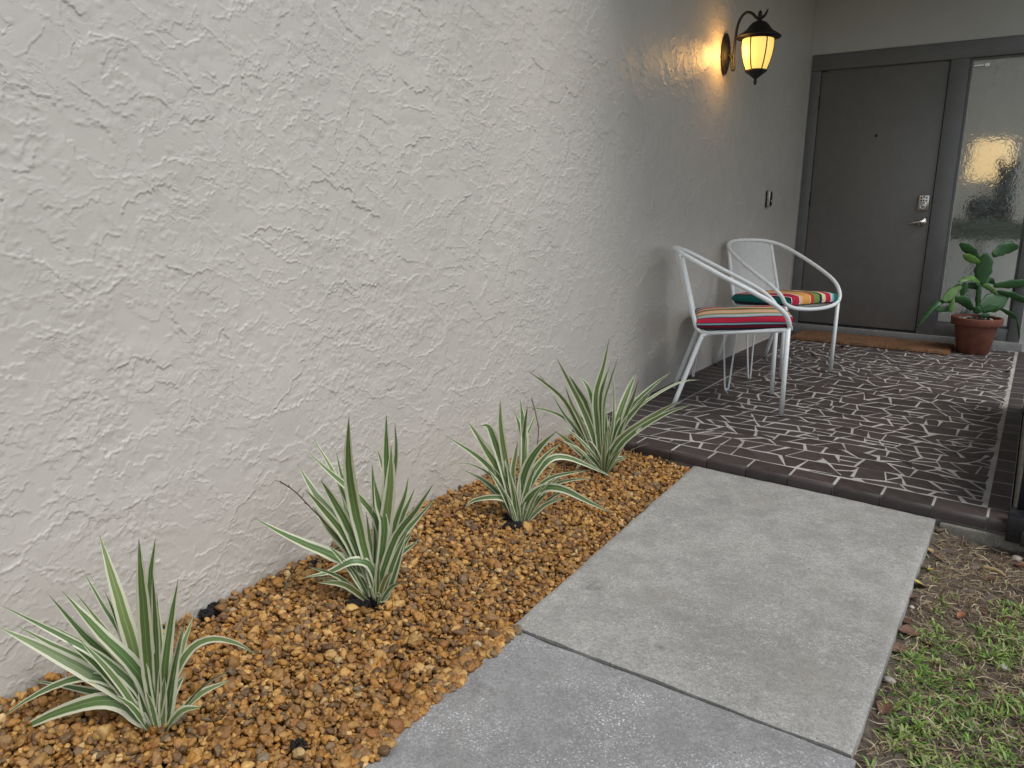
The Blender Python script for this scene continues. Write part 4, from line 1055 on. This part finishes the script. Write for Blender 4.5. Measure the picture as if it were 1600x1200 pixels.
# dry flower stalks
M['drystem'] = paint('dry_stem', (0.09, 0.055, 0.04, 1), 0.8)
def stalk(plant, B, px, dep):
    pts = []
    hf = Vector((fw.x, fw.y, 0)).normalized()
    for i, p in enumerate(px):
        dd = ray(p); k = (B-CAM).dot(hf)/dd.dot(hf); q = CAM+dd*(k+dep*i/(len(px)-1)); q.x = max(q.x, 0.02); pts.append(q-B)
    m_ = MB(); C = catmull(pts, 5); m_.tube(C, [0.0016]*len(C), 5)
    for k in range(6):
        a = C[-1-k*2]; m_.tube([a, a+Vector((random.uniform(-.012, .012), random.uniform(-.012, .012), random.uniform(.004, .016)))], 0.0008, 4)
    m_.build('flower_stalk', M['drystem'], plant, True)
zz2 = lambda x, y: (380+x*0.3, 620+y*0.3)
stalk(PL[1][0], PL[1][1], [zz2(680, 1000), zz2(480, 720), zz2(340, 565), zz2(265, 490), zz2(190, 440)], 0.0)
zz3 = lambda x, y: (680+x/3.75, 520+y/3.75)
stalk(PL[2][0], PL[2][1], [zz3(500, 1080), zz3(600, 640), zz3(590, 480), zz3(565, 390)], 0.05)

# ================================================================== GRAVEL (uncountable): instanced pebbles on a point cloud
def gravel():
    pts = []; Rr = np.random.default_rng(5)
    def lay(step, jit, zoff, smin, smax, y0, y1):
        xs = np.arange(0.0, 0.80, step); ys = np.arange(y0, y1, step*0.92)
        X, Y = np.meshgrid(xs, ys); X = X+(np.arange(len(ys)) % 2)[:, None]*step/2
        X = (X+Rr.uniform(-jit, jit, X.shape)*step).ravel(); Y = (Y+Rr.uniform(-jit, jit, Y.shape)*step).ravel()
        # ragged limit against the path: stones spill over the nearer slab's edge
        spill = np.where(Y < 1.38, 0.030*fbm(Y*4, Y*0+2, 9, 3)+0.012, 0.0)-0.008+0.012*(vnoise(Y*30, Y*0, 4)-0.5)
        k = (X > 0.006) & (X < path_left(Y)+spill) & (Y < edge_y(0)-0.006-0.05*X)
        X, Y = X[k], Y[k]
        sz = np.clip(Rr.lognormal(math.log((smin+smax)/2), 0.30, len(X)), smin*0.6, smax*1.7)
        Z = bed_z(X, Y)+zoff+Rr.uniform(-0.004, 0.004, len(X))
        over = (X > path_left(Y)-0.03) & (Y < 1.38); Z = np.where(over, np.maximum(Z, -0.040+sz*0.42), Z)
        # bare soil showing round the plant crowns and in a few gaps
        keep = np.ones(len(X), bool)
        for _, B in PL[1:3]:
            dd = np.hypot(X-B.x+0.01, Y-B.y+0.01); keep &= ~((dd < 0.036+0.02*Rr.random(len(X))))
        keep &= ~(vnoise(X*11+3, Y*11, 77)*vnoise(X*34, Y*34, 78) > 0.70)
        for (cx, cy_, r_) in ((0.035, 0.965, 0.03), (0.02, 0.99, 0.022), (0.565, 0.80, 0.02)):
            keep &= np.hypot(X-cx, Y-cy_) > r_
        return np.stack([X, Y, Z, sz], 1)[keep]
    P = np.concatenate([lay(0.0125, 0.40, -0.014, 0.0058, 0.0078, 0.05, 2.80), lay(0.0122, 0.42, -0.003, 0.0044, 0.0068, 0.05, 2.80), lay(0.0185, 0.5, 0.004, 0.0046, 0.0074, 0.05, 2.80), lay(0.058, 0.5, 0.006, 0.0078, 0.0108, 0.05, 2.80), lay(0.022, 0.5, -0.008, 0.009, 0.011, -0.65, 0.05)])
    # strays on the concrete
    st_ = np.array([[0.735, 1.48, -0.041, 0.0055], [0.752, 1.50, -0.041, 0.005], [0.765, 1.508, -0.041, 0.0045], [0.70, 0.98, -0.052, 0.005], [0.98, 1.72, -0.042, 0.004], [1.02, 1.45, -0.042, 0.003], [0.70, 1.44, -0.042, 0.003]])
    P = np.concatenate([P, st_])
    n = len(P)
    me = bpy.data.meshes.new('gravel'); me.vertices.add(n); me.vertices.foreach_set('co', P[:, :3].astype(np.float32).ravel())
    pal = np.array([(0.33, 0.18, 0.055), (0.24, 0.122, 0.038), (0.43, 0.265, 0.098), (0.135, 0.080, 0.040), (0.29, 0.175, 0.082), (0.52, 0.35, 0.15), (0.19, 0.13, 0.080), (0.38, 0.20, 0.05), (0.53, 0.41, 0.24), (0.17, 0.14, 0.11), (0.36, 0.33, 0.29), (0.27, 0.125, 0.045)])
    pr = np.array([0.20, 0.15, 0.16, 0.10, 0.11, 0.09, 0.08, 0.06, 0.02, 0.012, 0.004, 0.02]); pr /= pr.sum()
    ci = pal[Rr.choice(len(pal), n, p=pr)]*np.array([1.10, 1.01, 0.80])*Rr.uniform(0.76, 1.34, (n, 1))
    a = me.attributes.new('pcol', 'FLOAT_COLOR', 'POINT'); a.data.foreach_set('color', np.concatenate([ci, np.ones((n, 1))], 1).astype(np.float32).ravel())
    rot = np.stack([Rr.normal(0, 0.5, n), Rr.normal(0, 0.5, n), Rr.uniform(0, 6.28, n)], 1)
    a = me.attributes.new('prot', 'FLOAT_VECTOR', 'POINT'); a.data.foreach_set('vector', rot.astype(np.float32).ravel())
    scl = P[:, 3:4]*np.stack([Rr.uniform(1.0, 1.4, n), Rr.uniform(0.85, 1.05, n), Rr.uniform(0.55, 0.85, n)], 1)
    a = me.attributes.new('pscl', 'FLOAT_VECTOR', 'POINT'); a.data.foreach_set('vector', scl.astype(np.float32).ravel())
    a = me.attributes.new('pid', 'INT', 'POINT'); a.data.foreach_set('value', Rr.integers(0, 8, n).astype(np.int32))
    o = obj('gravel', me)
    ng = bpy.data.node_groups.new('gravel_nodes', 'GeometryNodeTree')
    ng.interface.new_socket('Geometry', in_out='INPUT', socket_type='NodeSocketGeometry'); ng.interface.new_socket('Geometry', in_out='OUTPUT', socket_type='NodeSocketGeometry')
    N = ng.nodes.new; gi = N('NodeGroupInput'); go = N('NodeGroupOutput'); J = N('GeometryNodeGeometryToInstance')
    for k in range(8):
        ic = N('GeometryNodeMeshIcoSphere'); ic.inputs['Radius'].default_value = 1.0; ic.inputs['Subdivisions'].default_value = 3
        ps = N('GeometryNodeInputPosition'); vm = N('ShaderNodeVectorMath'); vm.operation = 'ADD'; vm.inputs[1].default_value = (k*7.3, k*3.1, k*1.7)
        nz = N('ShaderNodeTexNoise'); nz.inputs['Scale'].default_value = 0.85; nz.inputs['Detail'].default_value = 1.5
        ma = N('ShaderNodeMath'); ma.operation = 'MULTIPLY_ADD'; ma.inputs[1].default_value = 1.5; ma.inputs[2].default_value = 0.25
        sc_ = N('ShaderNodeVectorMath'); sc_.operation = 'SCALE'; sp_ = N('GeometryNodeSetPosition'); sh = N('GeometryNodeSetShadeSmooth'); smn = N('GeometryNodeSetMaterial'); smn.inputs['Material'].default_value = M['pebble']
        L = ng.links.new
        L(ps.outputs[0], vm.inputs[0]); L(vm.outputs[0], nz.inputs['Vector']); L(nz.outputs['Fac'], ma.inputs[0]); L(ps.outputs[0], sc_.inputs[0]); L(ma.outputs[0], sc_.inputs['Scale'])
        L(ic.outputs['Mesh'], sp_.inputs['Geometry']); L(sc_.outputs[0], sp_.inputs['Position']); L(sp_.outputs[0], sh.inputs['Geometry']); L(sh.outputs[0], smn.inputs['Geometry']); L(smn.outputs[0], J.inputs[0])
    ip = N('GeometryNodeInstanceOnPoints')
    def attr(nm, dt):
        x = N('GeometryNodeInputNamedAttribute'); x.data_type = dt; x.inputs[0].default_value = nm; return x.outputs[0]
    L(gi.outputs[0], ip.inputs['Points']); L(J.outputs[0], ip.inputs['Instance']); ip.inputs['Pick Instance'].default_value = True
    L(attr('pid', 'INT'), ip.inputs['Instance Index'])
    er = N('FunctionNodeEulerToRotation'); L(attr('prot', 'FLOAT_VECTOR'), er.inputs[0]); L(er.outputs[0], ip.inputs['Rotation'])
    L(attr('pscl', 'FLOAT_VECTOR'), ip.inputs['Scale']); L(ip.outputs[0], go.inputs[0])
    md = o.modifiers.new('pebbles', 'NODES'); md.node_group = ng
    me.materials.append(M['pebble'])
    return tag(o, 'orange-brown river pebbles filling the bed between wall and path', 'gravel', kind='stuff')
gravel()
# lumps of black soil among the stones
for k, (x, y, s) in enumerate(((0.03, 0.965, 0.0154), (0.018, 0.995, 0.0140), (0.565, 0.80, 0.0119), (0.29, 1.235, 0.03), (0.335, 1.855, 0.024), (0.30, 1.90, 0.022), (0.05, 1.30, 0.016))):
    bm = bmesh.new()
    for q in range(46):
        a = random.uniform(0, 6.28); rr_ = s*1.25*math.sqrt(random.random()); r1 = random.uniform(0.12, 0.34)*s
        mt = Matrix.Translation((rr_*math.cos(a), rr_*math.sin(a), random.uniform(0, 0.55)*s*(1.1-rr_/s/1.3)))
        ret = bmesh.ops.create_icosphere(bm, subdivisions=2, radius=r1)
        for v in ret['verts']:
            v.co = mt @ (v.co*(1+0.45*mnoise.noise(v.co/r1*1.3+Vector((q*3.1, k, 0)))))
    me = bpy.data.meshes.new('soil_clod'); bm.to_mesh(me); bm.free(); me.materials.append(M['soilblack'])
    o = obj('soil_clod', me, None, (x, y, float(bed_z(np.array(x), np.array(y)))+0.002))
    tag(o, ['black soil lump against the wall foot behind the nearest plant', 'smaller black soil lump against the wall foot behind the nearest plant', 'black soil lump by the near path edge', 'black soil exposed at the foot of the second plant', 'black soil before the foot of the third plant', 'black soil behind the foot of the third plant', 'dark soil crumb under the second plant by the wall'][k], 'soil', 'lumps of black soil in the gravel')

# ================================================================== TURF, THATCH, LEAF LITTER
def blade_mat(name, c, var):
    t = NT(name); at = t.n('ShaderNodeAttribute', attribute_name='bcol').outputs['Color']
    m = t.done(at, 0.5); tr = t.n('ShaderNodeBsdfTranslucent'); t.l(at, tr.inputs[0]); mx = t.n('ShaderNodeMixShader'); mx.inputs[0].default_value = 0.25
    t.l(t.b.outputs[0], mx.inputs[1]); t.l(tr.outputs[0], mx.inputs[2]); t.l(mx.outputs[0], t.o.inputs[0]); return m
M['blade'] = blade_mat('grass_blade', None, 0)
def strips(name, spec, mat):
    """spec: list of (points, width, colour); flat tapered ribbons in one mesh"""
    V = []; Fq = []; Cc = []
    for pts, wd, col, sidev in spec:
        k = len(V); n = len(pts)
        for i, p in enumerate(pts):
            t = i/(n-1); w_ = wd*0.5*(0.75+0.25*math.sin(math.pi*t))*(1 if t < 0.55 else max(0.06, 1-(t-0.55)/0.45))
            V.append(p-sidev*w_); V.append(p+sidev*w_); Cc += [col, col]
        for i in range(n-1): Fq.append((k+2*i, k+2*i+1, k+2*i+3, k+2*i+2))
    me = mesh(name, V, Fq, mat, True); a = me.attributes.new('bcol', 'FLOAT_COLOR', 'POINT')
    a.data.foreach_set('color', np.array([(*c, 1) for c in Cc], dtype=np.float32).ravel()); return obj(name, me)
grnd = random.Random(9)
def sz_(x, y): return float(soil_z(np.array(x), np.array(y)))
spec = []
tries = 0; tuft = 0
while tuft < 1900 and tries < 60000:
    tries += 1
    x = grnd.uniform(1.45, 2.25); y = grnd.uniform(1.0, 2.5)
    if x < 1.452+0.03*grnd.random(): continue
    dens = float(fbm(np.array(x*5.2), np.array(y*5.2), 63, 3)); lim = 0.545 + 0.16*max(0, (y-2.15)/0.3) + 0.10*max(0, (1.60-x)/0.12)
    if dens < lim and grnd.random() > 0.06: continue
    tuft += 1; z = sz_(x, y)
    gcol = grnd.choice([(0.20, 0.34, 0.06), (0.15, 0.28, 0.05), (0.27, 0.40, 0.085), (0.11, 0.20, 0.045), (0.32, 0.38, 0.12)])
    for b in range(grnd.randint(3, 6)):
        az = grnd.uniform(0, 6.28); L = grnd.uniform(0.014, 0.038); el = grnd.uniform(0.1, 1.0); d = Vector((math.cos(az), math.sin(az), 0))
        p0 = Vector((x, y, z-0.003))+d*grnd.uniform(0, 0.008)
        pts = [p0, p0+d*L*0.5*math.cos(el)+Vector((0, 0, L*0.5*math.sin(el)+0.003)), p0+d*L*math.cos(el)+Vector((0, 0, L*math.sin(el)*0.72))]
        f = grnd.uniform(0.7, 1.3); q = Vector((-d.y, d.x, grnd.uniform(-0.3, 0.3))).normalized()
        spec.append((catmull(pts, 2), grnd.uniform(0.0028, 0.0052), tuple(c*f for c in gcol), q))
o = strips('grass', spec, M['blade']); tag(o, 'patchy short green turf beside the path', 'grass', kind='stuff')
spec = []
for k in range(17000):
    x = grnd.uniform(1.46, 2.25); y = grnd.uniform(1.0, 2.70); z = sz_(x, y)
    az = grnd.uniform(0, 6.28); L = grnd.uniform(0.012, 0.055); d = Vector((math.cos(az), math.sin(az), grnd.uniform(-0.12, 0.25))); q = Vector((-d.y, d.x, grnd.uniform(-.6, .6))).normalized()
    p0 = Vector((x, y, z+grnd.uniform(0.0, 0.008))); bend = q*grnd.uniform(-0.3, 0.3)*L
    col = grnd.choice([(0.55, 0.46, 0.29), (0.44, 0.35, 0.21), (0.23, 0.15, 0.09), (0.52, 0.45, 0.31), (0.16, 0.10, 0.065), (0.30, 0.19, 0.12), (0.12, 0.08, 0.06)]); f = grnd.uniform(0.7, 1.15)
    spec.append((catmull([p0, p0+d*L*0.5+bend, p0+d*L], 2), grnd.uniform(0.0010, 0.0034), tuple(c*f for c in col), q))
o = strips('thatch', spec, M['blade']); tag(o, 'dry straw and clippings littering the bare soil', 'debris', kind='stuff')

def litter_mat(name, c):
    t = NT(name); v = t.coord(); n1 = t.noise(v, 60, 4)
    return t.done(t.ramp(n1, [(0.3, tuple(x*0.55 for x in c)), (0.7, tuple(min(1, x*1.35) for x in c))]), 0.75, t.bump(n1, 0.5, 0.002))
LM = [litter_mat('dead_leaf_rust', (0.26, 0.10, 0.045)), litter_mat('dead_leaf_brown', (0.13, 0.065, 0.04)), litter_mat('dead_leaf_tan', (0.42, 0.30, 0.15)), litter_mat('dead_leaf_yellow', (0.50, 0.40, 0.10))]
def dead_leaf(px, L, mi, label, seed, z=None):
    d = ray(px); zg = -0.10; P = CAM+d*((zg-CAM.z)/d.z); P.z = (sz_(P.x, P.y)+0.007) if z is None else z
    rnd = random.Random(seed); V = []; Fq = []; U = []; n = 8
    for i in range(n+1):
        t = i/n; wv = 0.30*L*math.sin(math.pi*min(1, t*0.97+0.02))**0.8+0.0006; x = (t-0.5)*L
        for k in range(-2, 3):
            u = k/2; V.append((x, u*wv+0.003*mnoise.noise((t*5, u*3, seed)), 0.35*wv*u*u+0.10*L*math.sin(t*3.1+seed)*abs(0.5-t)+0.004*mnoise.noise((t*4, u*2, seed+9))))
    for i in range(n):
        for k in range(4): Fq.append((i*5+k, i*5+k+1, (i+1)*5+k+1, (i+1)*5+k))
    o = obj('fallen_leaf', mesh('fallen_leaf', V, Fq, LM[mi], True), None, P); o.rotation_euler = (rnd.gauss(0, 0.25), rnd.gauss(0, 0.2), rnd.uniform(0, 6.28))
    tag(o, label, 'leaf', 'fallen leaves on the soil')
zl = lambda x, y: (1440+x/10, 820+y/10)
dead_leaf(zl(770, 255), 0.045, 0, 'bright rust-coloured leaf by the porch foundation', 1)
dead_leaf(zl(900, 275), 0.04, 0, 'rusty curled leaf just right of the brightest leaf by the foundation', 2)
dead_leaf(zl(1500, 715), 0.035, 0, 'small orange dead leaf at the picture edge near the screen foot', 3)
dead_leaf(zl(100, 560), 0.035, 2, 'tan curled leaf at the path corner below the porch', 4)
dead_leaf(zl(60, 830), 0.05, 3, 'yellow-green fallen leaf touching the path edge', 5)
dead_leaf(zl(240, 680), 0.035, 1, 'dull brown leaf near the path corner on bare soil', 6)
dead_leaf(zl(1060, 910), 0.04, 1, 'brown leaf beside the pale twig', 7)
zq = lambda x, y: (1320+x/3, 800+y/3)
dead_leaf(zq(345, 400), 0.05, 3, 'pale yellow broad leaf by the middle of the path edge', 8)
dead_leaf(zq(310, 465), 0.045, 1, 'dark reddish leaf curled against the path edge', 9)
dead_leaf(zq(296, 625), 0.055, 1, 'largest brown leaf lying flat beside the path', 10)
dead_leaf(zq(375, 655), 0.04, 1, 'dark leaf in the soil a little away from the path', 11)
dead_leaf(zq(245, 700), 0.045, 1, 'upturned brown leaf leaning on the path edge', 12)
dead_leaf(zq(540, 520), 0.03, 0, 'small rust leaf lying in the green turf', 13)
dead_leaf(zq(740, 540), 0.06, 1, 'grey-brown leaf on the turf near the picture edge', 14)
dead_leaf(zq(178, 990), 0.05, 1, 'brown leaf beside the two rounded stones', 15)
dead_leaf(zq(280, 560), 0.035, 1, 'narrow brown leaf wedged along the path side', 16)
dead_leaf((1054, 852), 0.02, 2, 'tiny tan leaf crumb lying on the path', 17, -0.041)
M['twig'] = paint('twig_bark', (0.32, 0.24, 0.12, 1), 0.8, 0.3, 60, 0.4)
M['twigdark'] = paint('twig_grey', (0.14, 0.10, 0.07, 1), 0.85, 0.3, 60, 0.4)
def twig(pa, pb, rad, mat, label):
    Q = []
    for p in (pa, pb):
        d = ray(p); P = CAM+d*((-0.1-CAM.z)/d.z); P.z = sz_(P.x, P.y)+rad*0.9+0.003; Q.append(P)
    m_ = (Q[0]+Q[1])/2+Vector((0.006, 0.004, 0.003)); C = catmull([Q[0], m_, Q[1]], 5)
    tg = MB().tube([c-Q[0] for c in C], [rad*(1-0.35*i/len(C))*(1+0.1*math.sin(i*2)) for i in range(len(C))], 8).build('twig', mat, None, True, Q[0]); tag(tg, label, 'twig')
twig(zl(930, 760), zl(1280, 900), 0.0075, M['twig'], 'pale yellowish twig lying on the bare soil')
twig(zl(200, 260), zl(480, 190), 0.006, M['twigdark'], 'grey stick lying at the path corner by the porch')
twig(zl(980, 330), zl(1360, 520), 0.003, M['twigdark'], 'thin dark twig below the porch foundation')
M['stone'] = paint('grey_stone', (0.36, 0.32, 0.28, 1), 0.7, 0.2, 40, 0.3)
for k, (px, s, lab) in enumerate(((zq(200, 850), 0.010, 'pale rounded stone beside the path edge, upper of two'), (zq(180, 1030), 0.011, 'rounded stone beside the path edge, lower of two'), (zq(745, 755), 0.009, 'pale flat stone in the turf near the picture edge'), (zq(800, 240), 0.013, 'flat grey stone near the screen foot'), (zq(308, 495), 0.006, 'small white chip at the path edge'), (zq(610, 275), 0.010, 'small tan stone beside the pale twig'), (zq(735, 660), 0.009, 'grey stone half hidden in the turf'))):
    d = ray(px); P = CAM+d*((-0.1-CAM.z)/d.z); P.z = sz_(P.x, P.y)+s*0.15
    bm = bmesh.new(); bmesh.ops.create_icosphere(bm, subdivisions=3, radius=s)
    for v in bm.verts: v.co *= 1+0.3*mnoise.noise(v.co*55+Vector((k*3, 1, 0))); v.co.z *= 0.6; v.co.x *= 1.25
    me = bpy.data.meshes.new('stone'); bm.to_mesh(me); bm.free(); me.materials.append(M['pale_stone'] if k in (2, 4) else M['stone'])
    me.polygons.foreach_set('use_smooth', [True]*len(me.polygons)); o = obj('stone', me, None, P); o.rotation_euler[2] = k*1.3
    tag(o, lab, 'stone', 'stones on the soil')
